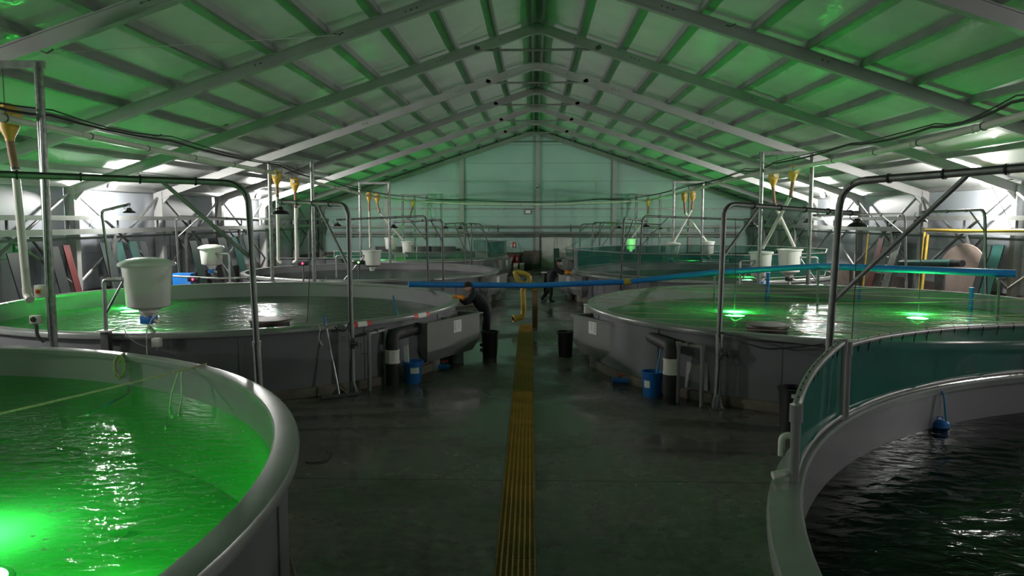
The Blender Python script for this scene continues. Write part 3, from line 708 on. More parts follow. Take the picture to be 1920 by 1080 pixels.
# ================================================================== DAVIT CRANES
def davit(base, top, tip, label, r=0.055, winch=True, brace=0.40, cable=True, sleeve=True, rad=0.30, mt='galv_dull', grp='davit cranes around the tanks', bz=0.0, collar=True):
    base = Vector(base); top = Vector(top); tip = Vector(tip)
    t = thing('davit_crane', label, 'crane', base, grp)
    low = base.lerp(top, 0.36)
    part('post', M().tube([base, low], r * 1.22, 14), mt, t)
    up = fillet([low - (top - base).normalized() * 0.05, top, tip], rad, 8)
    part('arm', M().tube(up, r, 14), mt, t)
    part('base_plate', M().box(base + Vector((0, 0, 0.01)), (0.26, 0.26, 0.02)), 'galv_dark', t)
    for a in range(4):
        d = Vector((math.cos(a * PI / 2 + 0.78), math.sin(a * PI / 2 + 0.78), 0))
        part('gusset', M().prism([base + d * r + Vector((0, 0, 0.02)), base + d * 0.13 + Vector((0, 0, 0.02)), base + d * r + Vector((0, 0, 0.24))], d.cross(Vector((0, 0, 1))) * 0.008), 'galv_dark', t, smooth=False)
    if collar:
        part('collar', M().tube([low - Vector((0, 0, 0.05)), low + Vector((0, 0, 0.03))], r * 1.4, 14), mt, t)
    if brace:
        p = top.lerp(tip, brace); q = top + (base - top).normalized() * ((tip - top).length * brace * 0.95)
        part('brace', M().tube([q, p], r * 0.62, 10), mt, t)
    if winch:
        w = base + (top - base).normalized() * 0.93 + Vector((0.10, -0.06, 0))
        wd = part('winch', M().lathe([(0.02, -0.10), (0.075, -0.10), (0.075, -0.085), (0.035, -0.08), (0.035, 0.03), (0.075, 0.035), (0.075, 0.05), (0.02, 0.05)], 16, w, rot=look((1, 0, 0))), 'galv_dark', t)
        part('crank', M().tube([w + Vector((0.05, 0, 0)), w + Vector((0.09, 0, 0)), w + Vector((0.10, -0.02, -0.17)), w + Vector((0.22, -0.02, -0.18))], 0.012, 8), 'galv_dark', wd)
        part('ratchet_lever', M().tube([w + Vector((-0.1, 0, 0.02)), w + Vector((-0.12, -0.02, 0.2))], 0.012, 8), 'galv', wd)
        part('mount', M().box(w + Vector((-0.06, 0.04, 0)), (0.06, 0.08, 0.2)), 'galv_dark', t)
    if cable:
        side = Vector((0.0, -r * 1.25, 0)); out = []
        for i, p in enumerate(up): out.append(p + side + Vector((random.uniform(-1, 1) * 0.012, 0, r * 0.6)))
        low2 = [low.lerp(base, k) + side + Vector((0.02 * math.sin(7 * k), 0, 0)) for k in (0.8, 0.4, 0.0)]
        part('cable', M().tube(low2 + out, 0.014, 6), 'rubber', t)
        n = max(2, int((tip - top).length / 0.7))
        for k in range(1, n + 1):
            p = top.lerp(tip, k / (n + 0.3)); d = (tip - top).normalized()
            part('strap', M().tube([p - d * 0.012, p + d * 0.012], r * 1.35, 10), 'rubber', t)
    part('end_cap', M().tube([tip - (tip - top).normalized() * 0.03, tip + (tip - top).normalized() * 0.015], r * 1.15, 12), mt, t)
    return t

def bay_lamp(p, label, s=1.0, cord=True, lit=True):
    p = Vector(p); t = thing('high_bay_lamp', label, 'lamp', p, 'round black lamps hanging from the cranes')
    part('hook', M().tube([p, p + Vector((0.02, 0, -0.04)), p + Vector((0, 0, -0.08))], 0.008 * s, 6), 'galv_dark', t)
    c = p + Vector((0, 0, -0.08 * s))
    part('heat_sink', M().lathe([(0.0, 0.0), (0.05 * s, 0.0), (0.06 * s, -0.03 * s), (0.085 * s, -0.04 * s), (0.085 * s, -0.075 * s), (0.0, -0.075 * s)], 16, c), 'black', t)
    part('shade', M().lathe([(0.08 * s, -0.07 * s), (0.12 * s, -0.085 * s), (0.175 * s, -0.13 * s), (0.18 * s, -0.15 * s), (0.172 * s, -0.15 * s), (0.115 * s, -0.10 * s), (0.08 * s, -0.085 * s)], 20, c, ring=True), 'black', t)
    part('lens', M().lathe([(0.0, -0.115 * s), (0.13 * s, -0.115 * s), (0.13 * s, -0.105 * s), (0.0, -0.105 * s)], 20, c), 'bay_lens' if lit else 'glass_dark', t)
    part('supply_cord', M().tube([p + Vector((-0.12, 0, 0.02)), p + Vector((-0.16, 0, -0.06)), p + Vector((-0.10, 0, -0.12)), c + Vector((-0.03, 0, -0.0))], 0.009, 6), 'rubber', t)
    return t

# --- near left (serves the green tank), arm leaves the picture
davit((-4.11, 11.32, 0), (-4.20, 11.30, 3.70), (-7.4, 9.3, 3.76), 'tall davit crane at the left whose arm crosses above the large feeder', 0.046, False, 0.31, rad=0.34)
# --- near right
davit((3.88, 10.3, 0), (3.98, 10.25, 3.66), (5.9, 7.2, 3.76), 'tall davit crane at the right whose arm runs out over the netted tank', 0.047, False, 0.46, rad=0.38)
bay_lamp((-7.38, 9.31, 3.73), 'black high bay lamp at the end of the near left crane arm', 1.0, lit=False)
bay_lamp((5.88, 7.23, 3.73), 'black high bay lamp at the end of the near right crane arm', 1.0, lit=False)
# --- second tanks
tipL = at(524, 378, 16.0); davit((-3.31, 13.80, 0), at(653, 384, 13.85), tipL, 'winch davit crane in front of the second left tank beside the squeegee', 0.044, True, 0.42)
bay_lamp(tipL + Vector((0.02, 0, -0.03)), 'black high bay lamp hanging at the second left tank, left of the open hopper', 1.0)
tipR = at(1606, 400, 15.4); davit((3.08, 12.90, 0), at(1358, 382, 13.0), tipR, 'winch davit crane in front of the second right tank beside the grey pipe stand', 0.044, True, 0.24)
bay_lamp(tipR + Vector((0.03, 0, -0.02)), 'black high bay lamp behind the brace of the near right crane', 1.05)
# --- behind the second tanks, along the side walls
def far_davit(bx, by, px_top, py_top, tipx, tipy, tipY, label, lamp=None, r=0.036, brace=0.3, m_='galv_dull'):
    b = Vector((bx, by, 0)); tp = at(px_top, py_top, by); tip = at(tipx, tipy, tipY)
    davit(b, tp, tip, label, r, False, brace, by < 30, rad=0.22, mt=m_, collar=False)
    if lamp: bay_lamp(tip + Vector((0, 0, -0.02)), lamp, 0.95)
far_davit(-12.2, 22.2, 190, 396, 242, 383, 21.0, 'small davit crane by the left wall behind the second left tank', 'black high bay lamp hanging near the left wall above green water', brace=0.0)
far_davit(-11.6, 25.0, 329, 405, 484, 413, 26.5, 'low davit crane between the lidded feeders by the left wall', None, brace=0.28)
far_davit(12.2, 21.0, 1846, 393, 1727, 398, 19.9, 'small davit crane by the right wall under the visible floodlight', 'black high bay lamp hanging near the right wall below the floodlight', brace=0.25)
far_davit(11.95, 25.0, 1697, 401, 1516, 404, 26.0, 'davit crane by the right wall behind the second right tank', 'black high bay lamp hanging left of the right wall cranes', brace=0.25)
# --- third tanks
far_davit(-3.62, 26.4, 799, 405, 632, 412, 29.0, 'davit crane before the third left tank, longest arm', 'black high bay lamp hanging left above the white open hopper', brace=0.2, m_='galv_dark')
far_davit(-3.16, 26.75, 829, 412, 738, 416, 29.8, 'davit crane before the third left tank, short arm', 'black high bay lamp hanging right of the white open hopper', brace=0.22, m_='galv_dark')
far_davit(3.50, 26.6, 1205, 405, 1412, 413, 29.0, 'davit crane before the third right tank, longest arm', 'black high bay lamp hanging at the crossing feed pipes', brace=0.22, m_='galv_dark')
far_davit(3.0, 27.2, 1170, 409, 1212, 414, 30.0, 'davit crane before the third right tank, short arm', 'black high bay lamp hanging left of the tilted white feeder', brace=0.4, m_='galv_dark')
# --- fourth tanks
far_davit(-3.35, 37.9, 870, 418, 835, 420, 40.5, 'far davit crane at the farthest left tank, first in the row', 'far black lamp hanging left in the row over the farthest left tank', brace=0.5, m_='galv_dark')
far_davit(-3.10, 38.4, 884, 419, 863, 421, 41.5, 'far davit crane at the farthest left tank, second in the row', 'far black lamp hanging right in the row over the farthest left tank', brace=0.5, m_='galv_dark')
far_davit(-2.2, 46.8, 902, 420, 880, 419, 47.2, 'slim far davit crane near the fire cabinets by the end wall', None, 0.035, brace=0.6, m_='galv_dark')
far_davit(2.80, 38.2, 1112, 417, 1161, 420, 40.5, 'far davit crane at the farthest right tank, nearest the aisle', 'far black lamp hanging over the farthest right tank, left one', brace=0.4, m_='galv_dark')
far_davit(3.15, 37.8, 1125, 417, 1237, 421, 41.0, 'far davit crane at the farthest right tank, with long arm', 'far black lamp hanging over the farthest right tank, right one', brace=0.3, m_='galv_dark')
far_davit(2.7, 47.0, 1089, 420, 1118, 420, 47.0, 'slim far davit crane by the end wall right of the white door', None, 0.035, brace=0.5, m_='galv_dark')

# ================================================================== FEEDERS
def feeder(c, D, h, label, lid='flat', bracket=None, valve='blue', tilt=0.0, body='hopper', leg=None):
    """c: centre of the hopper's top edge"""
    c = Vector(c); t = thing('fish_feeder', label, 'feeder', c - Vector((0, 0, h * 1.5)), 'white hopper feeders over the tanks')
    r = D / 2; Rt = Matrix.Rotation(tilt, 3, 'Y')
    if lid == 'open':
        prof = [(r * 1.14, 0.0), (r * 1.14, -0.04), (r * 1.02, -0.05), (r * 0.9, -h), (r * 0.38, -h * 1.17), (r * 0.34, -h * 1.17), (r * 0.86, -h * 0.99), (r * 0.97, -0.02), (r * 1.0, 0.0)]
        part('hopper', M().lathe(prof, 32, c, ring=True, rot=Rt), body, t)
    else:
        part('hopper', M().lathe([(r, 0.0), (r * 1.0, -0.05), (r * 0.88, -h), (r * 0.84, -h * 1.03), (r * 0.36, -h * 1.12), (0.0, -h * 1.12)], 32, c, rot=Rt), body, t)
        if lid == 'dome':
            pr = [(r * 1.16, -0.035), (r * 1.17, -0.01), (r * 1.12, 0.02), (r * 0.8, 0.07), (r * 0.45, 0.095), (0.0, 0.10)]
        else:
            pr = [(r * 1.14, -0.035), (r * 1.15, 0.0), (r * 1.05, 0.02), (0.0, 0.05)]
        part('lid', M().lathe(pr, 32, c, rot=Rt), 'hopper_lid', t)
    nb = c + Rt @ Vector((0, 0, -h * 1.10))
    part('outlet', M().lathe([(r * 0.40, 0.03), (r * 0.40, -0.05), (r * 0.3, -0.09), (r * 0.26, -0.16)], 20, nb), 'hopper_lid' if lid != 'dome' else 'hopper', t)
    if valve:
        vb = part('dosing_valve', M().rbox(nb + Vector((0, 0, -0.17)), (r * 0.55, r * 0.55, 0.14), 0.02), valve, t)
        part('motor', M().tube([nb + Vector((0.02, -0.03, -0.18)), nb + Vector((r * 0.5, -0.05, -0.2))], 0.035, 12), 'pvc_white', vb)
        part('spout', M().tube(fillet([nb + Vector((0, 0, -0.22)), nb + Vector((0, 0, -0.30)), nb + Vector((0.10, -0.03, -0.40))], 0.06, 4), 0.028, 10), 'galv', vb)
    if bracket:
        s, ln, z = bracket          # side, reach, height of foot
        a = c + Vector((s * r * 0.72, -r * 0.62, -h * 0.36))
        k = c + Vector((s * (r + ln), -r * 0.62, -h * 0.36)); e = Vector((k.x, k.y, z))
        bk = part('bracket', M().tube(fillet([a, k, e], 0.07, 6), 0.034, 12), 'galv', t)
        part('strut', M().tube([a + Vector((0, 0, -0.02)), Vector((k.x, k.y, k.z - (r + ln) * 0.95))], 0.022, 10), 'galv', bk)
        part('bracket_end', M().tube([a - Vector((s * 0.02, 0, 0)), a + Vector((s * 0.02, 0, 0))], 0.04, 12), 'galv_dull', bk)
        if leg:
            part('stand_post', M().box(Vector((k.x, k.y, leg / 2)), (0.13, 0.13, leg)), 'galv_dark', t, smooth=False)
            part('stand_plate', M().box(Vector((k.x, k.y, leg + 0.012)), (0.2, 0.2, 0.025)), 'pvc_white', t, smooth=False)
    return t
cA = at(275, 494, 12.75)
feeder(cA, 0.78, 0.70, 'large white lidded feeder over the near edge of the second left tank', 'dome', (-1, 0.22, 1.34), 'blue', leg=1.32)
cB = at(396, 464, 24.3)
feeder(cB, 0.70, 0.52, 'small white lidded feeder behind the second left tank', 'dome', (1, 0.30, 1.15), 'blue', leg=1.13)
cC = at(697, 469, 27.2)
feeder(cC, 0.64, 0.52, 'open white hopper feeder over the third left tank, fed by a vertical pipe', 'open', (-1, 0.9, 1.1), None)
feeder(at(732, 446, 39.2), 0.56, 0.55, 'greenish lit white feeder over the farthest left tank, left one', 'flat', None, 'black')
feeder(at(765, 453, 39.0), 0.62, 0.56, 'cream white feeder over the farthest left tank, right one', 'flat', (1, 0.15, 1.1), None)
cF = at(1427, 473, 24.4)
feeder(cF, 0.66, 0.72, 'pale green lit feeder over the right tank, behind the blue pipe crossing', 'flat', (-1, 0.35, 1.1), 'blue')
cG = at(1481, 467, 25.2)
feeder(cG, 0.72, 0.72, 'shaded white feeder behind the gantry post on the right', 'open', (1, 0.45, 1.1), 'black')
cH = at(1262, 455, 36.2)
feeder(cH, 0.64, 0.62, 'tilted white feeder over the farthest right tank, middle of three', 'flat', None, 'blue', 0.12)
feeder(at(1328, 453, 37.4), 0.56, 0.56, 'cream white feeder over the farthest right tank, right of three', 'flat', None, 'black')
feeder(at(1183, 448, 43.5), 0.54, 0.54, 'bright yellow green lit feeder over the farthest right tank, left of three', 'flat', None, 'blue')
# stand posts under the far feeders, part of the pipework
def stand(p, z, label):
    t = thing('feeder_stand', label, 'stand', (p[0], p[1], 0), 'feeder stands')
    part('post', M().tube([(p[0], p[1], 0.0), (p[0], p[1], z)], 0.04, 10), 'galv_dark', t)
    part('foot', M().box((p[0], p[1], 0.01), (0.2, 0.2, 0.02)), 'galv_dark', t)
    return t

# ================================================================== FEED LINE: gantries, pipe, valves, drops
def gantry(x0, x1, y, z, label, yc=0.0):
    t = thing('pipe_gantry', label, 'gantry', ((x0 + x1) / 2, y, 0), 'goal post gantries under the feed line')
    for x in (x0, x1):
        part('post', M().tube([(x, y, 0.0), (x, y, z)], 0.062, 14), 'galv_post', t)
        part('foot_plate', M().box((x, y, 0.01), (0.24, 0.24, 0.02)), 'galv_dark', t)
    part('crossbar', M().box(((x0 + x1) / 2, y, z - 0.02), (abs(x1 - x0) + 0.16, 0.10, 0.10)), 'galv_dull', t, smooth=False)
    for k in (0.3, 0.62):
        part('hanger_rod', M().tube([(x0 + (x1 - x0) * k, y, z - 0.05), (x0 + (x1 - x0) * k, y, 4.62)], 0.008, 6), 'galv_dark', t) if z > 4.8 else None
    return t
gantry(-8.75, -7.32, 11.45, 5.47, 'tall galvanised gantry cut by the left picture edge, with switch boxes')
gantry(-8.36, -7.01, 24.4, 4.95, 'galvanised gantry on the left behind the second tank')
gantry(-8.30, -6.90, 36.8, 4.85, 'galvanised gantry on the left behind the third tank')
gantry(-8.1, -6.6, 47.6, 4.62, 'galvanised gantry at the end wall on the left')
gantry(6.75, 8.22, 23.4, 5.12, 'galvanised gantry on the right behind the second tank')
gantry(6.55, 7.90, 36.8, 4.87, 'galvanised gantry on the right behind the third tank')
gantry(6.2, 7.65, 47.6, 4.62, 'galvanised gantry at the end wall on the right')
FL = [at(-140, 190, 9.6), at(80, 237, 12.2), at(308, 285, 16.7), at(513, 324, 24.2), at(605, 346, 29.0), at(690, 367, 36.7), at(772, 377, 47.3), at(870, 382, 47.9), at(1000, 384, 48.1), at(1130, 380, 47.9), at(1216, 376, 47.3), at(1292, 358, 36.7), at(1400, 330, 27.0), at(1455, 322, 23.4), at(1600, 294, 17.5), at(1760, 260, 13.2), at(1913, 218, 10.6), at(2050, 180, 9.2)]
FL = [Vector((FL[0].x, -5.5, FL[0].z)), Vector((FL[0].x, 2.0, FL[0].z))] + FL + [Vector((FL[-1].x, 2.0, FL[-1].z)), Vector((FL[-1].x, -5.5, FL[-1].z))]
fp = thing('feed_pipe', 'long cream feed pipe looping along both sides under the roof', 'pipe', FL[5])
mid = len(FL) // 2
part('pipe_run', M().tube(fillet(FL, 0.6, 4), 0.057, 14), 'pvc_cream', fp)
for i in range(len(FL) - 1):
    a, b = FL[i], FL[i + 1]; n = max(1, int((b - a).length / 2.1))
    for k in range(n):
        p = a.lerp(b, (k + 0.5) / n); d = (b - a).normalized()
        part('coupling', M().tube([p - d * 0.05, p + d * 0.05], 0.066, 14), 'pvc_cream', fp)
        part('pipe_clip', M().tube([p + d * 0.3 - d * 0.01, p + d * 0.3 + d * 0.01], 0.07, 10), 'galv_dark', fp)
CB = [p + Vector((0.12 * (-1 if p.x > 0 else 1), 0, 0.22 + 0.05 * math.sin(i * 1.7))) for i, p in enumerate(FL)]
cb = thing('feed_line_cable', 'black cable bundle strung above the cream feed pipe', 'cable', CB[3])
path = []
for i in range(len(CB) - 1): path += sag(CB[i], CB[i + 1], 0.05 + 0.02 * (i % 3), 5)[:-1]
part('cable_run', M().tube(path + [CB[-1]], 0.022, 6), 'rubber', cb)
path2 = [p + Vector((0.05, 0, 0.06 + 0.03 * math.sin(i))) for i, p in enumerate(path)]
part('second_cable', M().tube(path2, 0.012, 5), 'rubber', cb)

def diverter(p, end, label, s=1.0, kink=None, dlabel=None, hose=0.32, elbow=None):
    p = Vector(p); end = Vector(end)
    t = thing('diverter_valve', label, 'valve', p, 'yellow diverter valves on the feed pipe')
    part('head', M().rbox(p + Vector((0, 0, 0.03)), (0.26 * s, 0.24 * s, 0.22 * s), 0.035), 'yellow', t)
    part('funnel', M().lathe([(0.13 * s, -0.07 * s), (0.125 * s, -0.12 * s), (0.06 * s, -0.26 * s), (0.055 * s, -0.30 * s)], 18, p), 'yellow', t)
    part('actuator', M().lathe([(0.05 * s, 0), (0.06 * s, 0.05 * s), (0.045 * s, 0.09 * s)], 14, p + Vector((0, -0.11 * s, 0.04)), rot=look((0, -1, 0))), 'pvc_white', t)
    part('cap', M().lathe([(0.09 * s, 0.13 * s), (0.08 * s, 0.18 * s), (0.03 * s, 0.20 * s)], 14, p), 'yellow', t)
    a = p + Vector((0, 0, -0.29 * s)); d = thing('drop_pipe', dlabel, 'pipe', a, 'drop pipes from the feed line')
    k = a + (Vector(kink) if kink is not None else (end - a) * hose)
    part('hose', M().tube([a, a.lerp(k, 0.5) + Vector((0, 0, -0.02)), k], 0.05 * s, 12), 'brown_hose', d)
    part('tube', M().tube([k - (end - k).normalized() * 0.03, end], 0.052 * s, 14), 'pvc_white', d)
    part('hose_clamp', M().tube([k - (end - k).normalized() * 0.04, k + (end - k).normalized() * 0.0], 0.06 * s, 12), 'galv_dark', d)
    if elbow:
        part('end_elbow', M().tube(fillet([end, end + (end - k).normalized() * 0.12, end + (end - k).normalized() * 0.12 + Vector(elbow)], 0.06, 5), 0.058 * s, 12), 'pvc_white', d)
diverter(at(16, 222, 11.9), at(50, 540, 11.9), 'yellow diverter valve at the left picture edge', 1.15, Vector((0.06, 0, -0.45)), 'white drop pipe at the left edge hanging beside the gantry post', elbow=(0.08, -0.06, -0.06))
diverter(at(519, 331, 24.4), at(522, 482, 24.4), 'yellow diverter valve on the left gantry, left of the pair', 1.0, Vector((0, 0, -0.35)), 'vertical white drop pipe on the left gantry, left of the pair', elbow=(0.10, 0, -0.06))
diverter(at(553, 343, 26.0), at(556, 483, 26.0), 'yellow diverter valve on the left gantry, right of the pair', 1.0, Vector((0, 0, -0.55)), 'white drop pipe on the left gantry, right of the pair', elbow=(-0.12, 0, -0.06))
diverter(at(692, 367, 36.6), at(695, 466, 27.3), 'yellow diverter valve above the open white hopper', 0.95, Vector((0, 0, -0.5)), 'thin white drop pipe ending in the open hopper')
diverter(at(707, 369, 38.2), at(756, 450, 39.0), 'yellow diverter valve right of the one above the open hopper', 0.95, Vector((0.12, 0, -0.5)), 'slanted drop pipe to the cream feeder on the far left')
diverter(at(774, 379, 47.2), at(735, 444, 39.4), 'yellow diverter valve before the end wall on the left', 0.95, Vector((-0.1, -0.3, -0.5)), 'slanted drop pipe to the greenish feeder on the far left')
diverter(at(1450, 332, 24.2), at(1489, 462, 25.1), 'yellow diverter valve on the right gantry, left of the pair', 1.0, Vector((0.08, 0.05, -0.55)), 'white drop pipe crossing down to the shaded feeder on the right')
diverter(at(1487, 322, 22.8), at(1430, 465, 24.3), 'yellow diverter valve on the right gantry, right of the pair', 1.0, Vector((-0.02, 0.1, -0.42)), 'white drop pipe crossing down to the pale green feeder')
diverter(at(1283, 368, 36.9), at(1324, 452, 37.3), 'yellow diverter valve on the far right gantry, left of the pair', 0.95, Vector((0.06, 0, -0.5)), 'drop pipe slanting right to the cream feeder on the far right')
diverter(at(1299, 366, 36.2), at(1264, 453, 36.2), 'yellow diverter valve on the far right gantry, right of the pair', 0.95, Vector((-0.04, 0, -0.4)), 'drop pipe slanting left to the tilted feeder on the far right')
diverter(at(1216, 378, 47.0), at(1185, 446, 43.6), 'yellow diverter valve before the end wall on the right', 0.95, Vector((-0.05, -0.2, -0.5)), 'drop pipe slanting to the yellow green lit feeder')

# ================================================================== STANDS FOR FEEDERS
for p, z, lab in ((at(732, 470, 39.35), 1.6, 'slim stand carrying the greenish lit feeder on the far left'), (at(1262, 480, 36.35), 1.55, 'slim stand carrying the tilted feeder'),
                  (at(1328, 476, 37.5), 1.6, 'slim stand carrying the cream feeder on the far right'), (at(1183, 470, 43.6), 1.55, 'slim stand carrying the yellow green lit feeder')):
    stand(p, z, lab)
for px, Y, z, lab in ((1441, 24.1, 1.12, 'slim stand beneath the pale green feeder'), (1522, 24.85, 1.12, 'slim stand beneath the shaded feeder on the right'), (612, 26.9, 1.12, 'slim stand beneath the open hopper bracket')):
    q = at(px, 500, Y); stand(q, z, lab)

# ================================================================== NET SCREENS
def on_rim(key, a, inset=0.10):
    x, y, R, z = TANKS[key][:4]
    return Vector((x + (R - inset) * math.cos(a), y + (R - inset) * math.sin(a), z))
def net_screen(key, a0, a1, h, label, m_='net_green', r=0.026, lift=0.03, inset=0.10, hooks=True, n=14, h1=None, pm='pvc_grey'):
    h1 = h if h1 is None else h1
    t = thing('net_screen', label, 'net screen', on_rim(key, (a0 + a1) / 2, inset), 'green net screens on the tank rims')
    A = [a0 + (a1 - a0) * i / n for i in range(n + 1)]
    lo = [on_rim(key, a, inset) + Vector((0, 0, lift)) for a in A]
    hi = [on_rim(key, a, inset) + Vector((0, 0, h + (h1 - h) * i / n)) for i, a in enumerate(A)]
    part('top_rail', M().tube(hi, r, 10), pm, t)
    part('bottom_rail', M().tube(lo, r * 0.9, 10), pm, t)
    for p, q in ((lo[0], hi[0]), (lo[-1], hi[-1])):
        part('post', M().tube([p - Vector((0, 0, 0.16 if hooks else 0.02)), q + Vector((0, 0, 0.01))], r * 1.05, 10), pm, t)
        part('corner_fitting', M().tube([q - Vector((0, 0, 0.08)), q + Vector((0, 0, 0.03))], r * 1.4, 10), pm, t)
    x, y = TANKS[key][:2]; C0 = Vector((x, y, 0))
    vs = []; fs = []
    for i in range(n + 1):
        off = (lo[i] - C0); off.z = 0; off = off.normalized() * -0.012
        for k in range(4):
            p = lo[i].lerp(hi[i], k / 3) + off * (1 + math.sin(i * 1.3 + k) * 0.8)
            vs.append(p)
    for i in range(n):
        for k in range(3): q = i * 4 + k; fs.append((q, q + 4, q + 5, q + 1))
    part('net', M().add(vs, fs), m_, t)
    if hooks:
        for i in range(1, n):
            part('tie', M().tube([hi[i] + Vector((0, 0, r * 1.2)), hi[i] + Vector((0.0, -r * 1.3, 0)), hi[i] - Vector((0, 0, 0.10))], 0.005, 5), 'rubber', t)
    return t
def ang(key, p): x, y = TANKS[key][:2]; return math.atan2(p[1] - y, p[0] - x)
net_screen('R1', ang('R1', (1.60, 4.80)), ang('R1', (2.50, 6.30)), 0.46, 'curved green net screen on the near right rim, left of the two', inset=0.14, h1=0.64, r=0.03, n=12)
net_screen('R1', ang('R1', (2.58, 6.42)), ang('R1', (5.10, 8.52)), 0.60, 'wide green net screen on the near right rim, right of the two', inset=0.14, h1=0.52, n=14)
k3 = TANKS['R3']; k4 = TANKS['R4']
for key, p0, p1, h, lab in (
    ('L4', (-2.3, 39.6), (-1.5, 42.0), 0.85, 'green net screen at the aisle side of the farthest left tank'),
    ('L4', (-6.3, 37.5), (-2.9, 39.0), 0.40, 'long low green net screen on the near rim of the farthest left tank'),
    ('L4', (-10.3, 39.2), (-6.8, 37.5), 0.40, 'green net screen behind the open hopper on the farthest left tank'),
    ('L4', (-3.6, 46.8), (-1.6, 44.0), 0.75, 'green net screen on the far rim of the farthest left tank'),
    ('R3', (1.65, 30.2), (1.62, 31.8), 0.85, 'green net screen beside the second worker'),
    ('R3', (1.75, 32.6), (3.4, 34.9), 0.42, 'green net screen on the third right tank behind the worker'),
    ('R4', (1.7, 41.6), (2.8, 39.3), 0.42, 'green net screen at the aisle side of the farthest right tank'),
    ('R4', (3.0, 39.0), (6.2, 37.5), 0.40, 'long green net screen on the near rim of the farthest right tank'),
    ('R4', (7.0, 37.5), (9.8, 38.7), 0.42, 'green net screen behind the crossing drop pipes on the right'),
    ('R3', (10.6, 34.2), (11.7, 31.3), 0.70, 'curved green net screen at the wall side of the third right tank')):
    net_screen(key, ang(key, p0), ang(key, p1), h, lab, 'net_far', 0.022, 0.05, 0.10, False, 8)

# white pipe fitting hooked on the near right rim
p = on_rim('R1', ang('R1', gz(1466, 900, 1.55)), 0.08)
p2 = on_rim('R1', ang('R1', gz(1480, 850, 1.55)), 0.02)
t = thing('pipe_fitting', 'pale plastic pipe elbow hooked on the near right rim', 'pipe', p)
part('bend', M().tube(fillet([p2 + Vector((-0.03, 0.0, -0.02)), p2 + Vector((-0.03, 0.0, 0.12)), p2 + Vector((0.05, -0.01, 0.13)), p2 + Vector((0.08, -0.02, 0.04))], 0.05, 5), 0.024, 12), 'pvc_cream', t)
part('tee', M().tube([p + Vector((-0.07, 0.0, 0.03)), p + Vector((0.07, 0.02, 0.05))], 0.026, 12), 'pvc_cream', t)
part('clamp_leg', M().tube([p + Vector((0.08, 0.06, 0.05)), p + Vector((0.12, 0.02, -0.16))], 0.022, 12), 'pvc_grey', t)
# blue hose and float on the dark tank, white arched pipe behind the net
ka = ang('R1', (3.9, 7.75)); q = on_rim('R1', ka, 0.19)
solo('blue_hose', M().tube(fillet([q + Vector((-0.04, 0.02, 0.0)), q + Vector((0.0, -0.03, -0.06)), q + Vector((0.02, -0.05, -0.30)), q + Vector((0.03, -0.07, -0.46))], 0.08, 5), 0.011, 8), 'blue_light', 'thin blue hose hanging over the inner wall of the dark tank', 'hose', q)
q = gz(1762, 797, 1.17)
t = thing('float', 'small blue float on the black water of the nearest right tank', 'float', q)
part('body', M().lathe([(0.0, -0.05), (0.06, -0.045), (0.09, -0.01), (0.085, 0.03), (0.05, 0.055), (0.0, 0.06)], 18, q), 'blue', t)
part('eyelet', M().tube([q + Vector((0.03 * math.cos(a), 0, 0.06 + 0.03 * math.sin(a))) for a in [PI * i / 6 for i in range(7)]], 0.006, 6), 'blue', t)
q = Vector((4.6, 9.3, 0))
solo('hose_loop', M().tube(fillet([at(1788, 708, 9.2), at(1800, 683, 9.2), at(1828, 662, 9.2), at(1856, 674, 9.2), at(1838, 692, 9.2), at(1796, 700, 9.2)], 0.08, 4), 0.014, 8), 'rope_white', 'pale loop of hose hanging behind the right net screen', 'hose', at(1800, 700, 9.2))
for i, px in enumerate((1893, 1905)):
    a_ = at(px, 702 - i * 2, 8.3)
    solo('hanging_line', M().tube([a_ + Vector((0, 0, 0.05)), a_ + Vector((-0.03, -0.05, -0.2)), a_ + Vector((-0.09, -0.08, -0.36))], 0.008, 6), 'rubber', ('left dark cord hanging inside the dark tank at the right picture edge', 'right dark cord hanging inside the dark tank at the right picture edge')[i], 'cord', a_)

# ================================================================== DRUMS, ROPES AND FLOATING THINGS
for key, p, lab in (('L2', (-5.05, 14.55), 'black round screen drum standing in the second left tank'), ('R2', (4.25, 14.10), 'black round screen drum standing in the roped right tank')):
    x, y = p; z = TANKS[key][3]
    t = thing('screen_drum', lab, 'drum', (x, y, 0.2))
    part('body', M().lathe([(0.36, 0.2), (0.36, z - 0.06)], 36, (x, y, 0)), 'black', t)
    part('top', M().lathe([(0.0, z + 0.0), (0.37, z - 0.01), (0.385, z - 0.03), (0.385, z - 0.06), (0.36, z - 0.065)], 36, (x, y, 0)), 'drum_top', t)
    part('hoop', M().lathe([(0.36, z - 0.22), (0.375, z - 0.22), (0.375, z - 0.19), (0.36, z - 0.19)], 36, (x, y, 0), ring=True), 'rubber', t)
x2, y2, R2_, z2 = TANKS['R2'][:4]
def chord(y):
    d = math.sqrt(max(0, (R2_ - 0.1) ** 2 - (y - y2) ** 2)); return x2 - d, x2 + d
for i, (y, lab) in enumerate(((21.4, 'far most rope across the roped right tank'), (20.5, 'second far rope across the roped right tank'), (18.3, 'middle rope across the roped right tank'), (15.6, 'pale rope stretched across the near half of the roped right tank'), (14.7, 'second nearest rope across the roped right tank'), (13.5, 'nearest rope across the roped right tank'))):
    a, b = chord(y); r = M().tube(sag((a, y, z2 + 0.01), (b, y + 0.1, z2 + 0.01), 0.06 + 0.02 * (i % 3), 12), 0.007, 5)
    solo('rope', r, 'rope', lab, 'rope', (a, y, z2), 'ropes strung over the right tank')
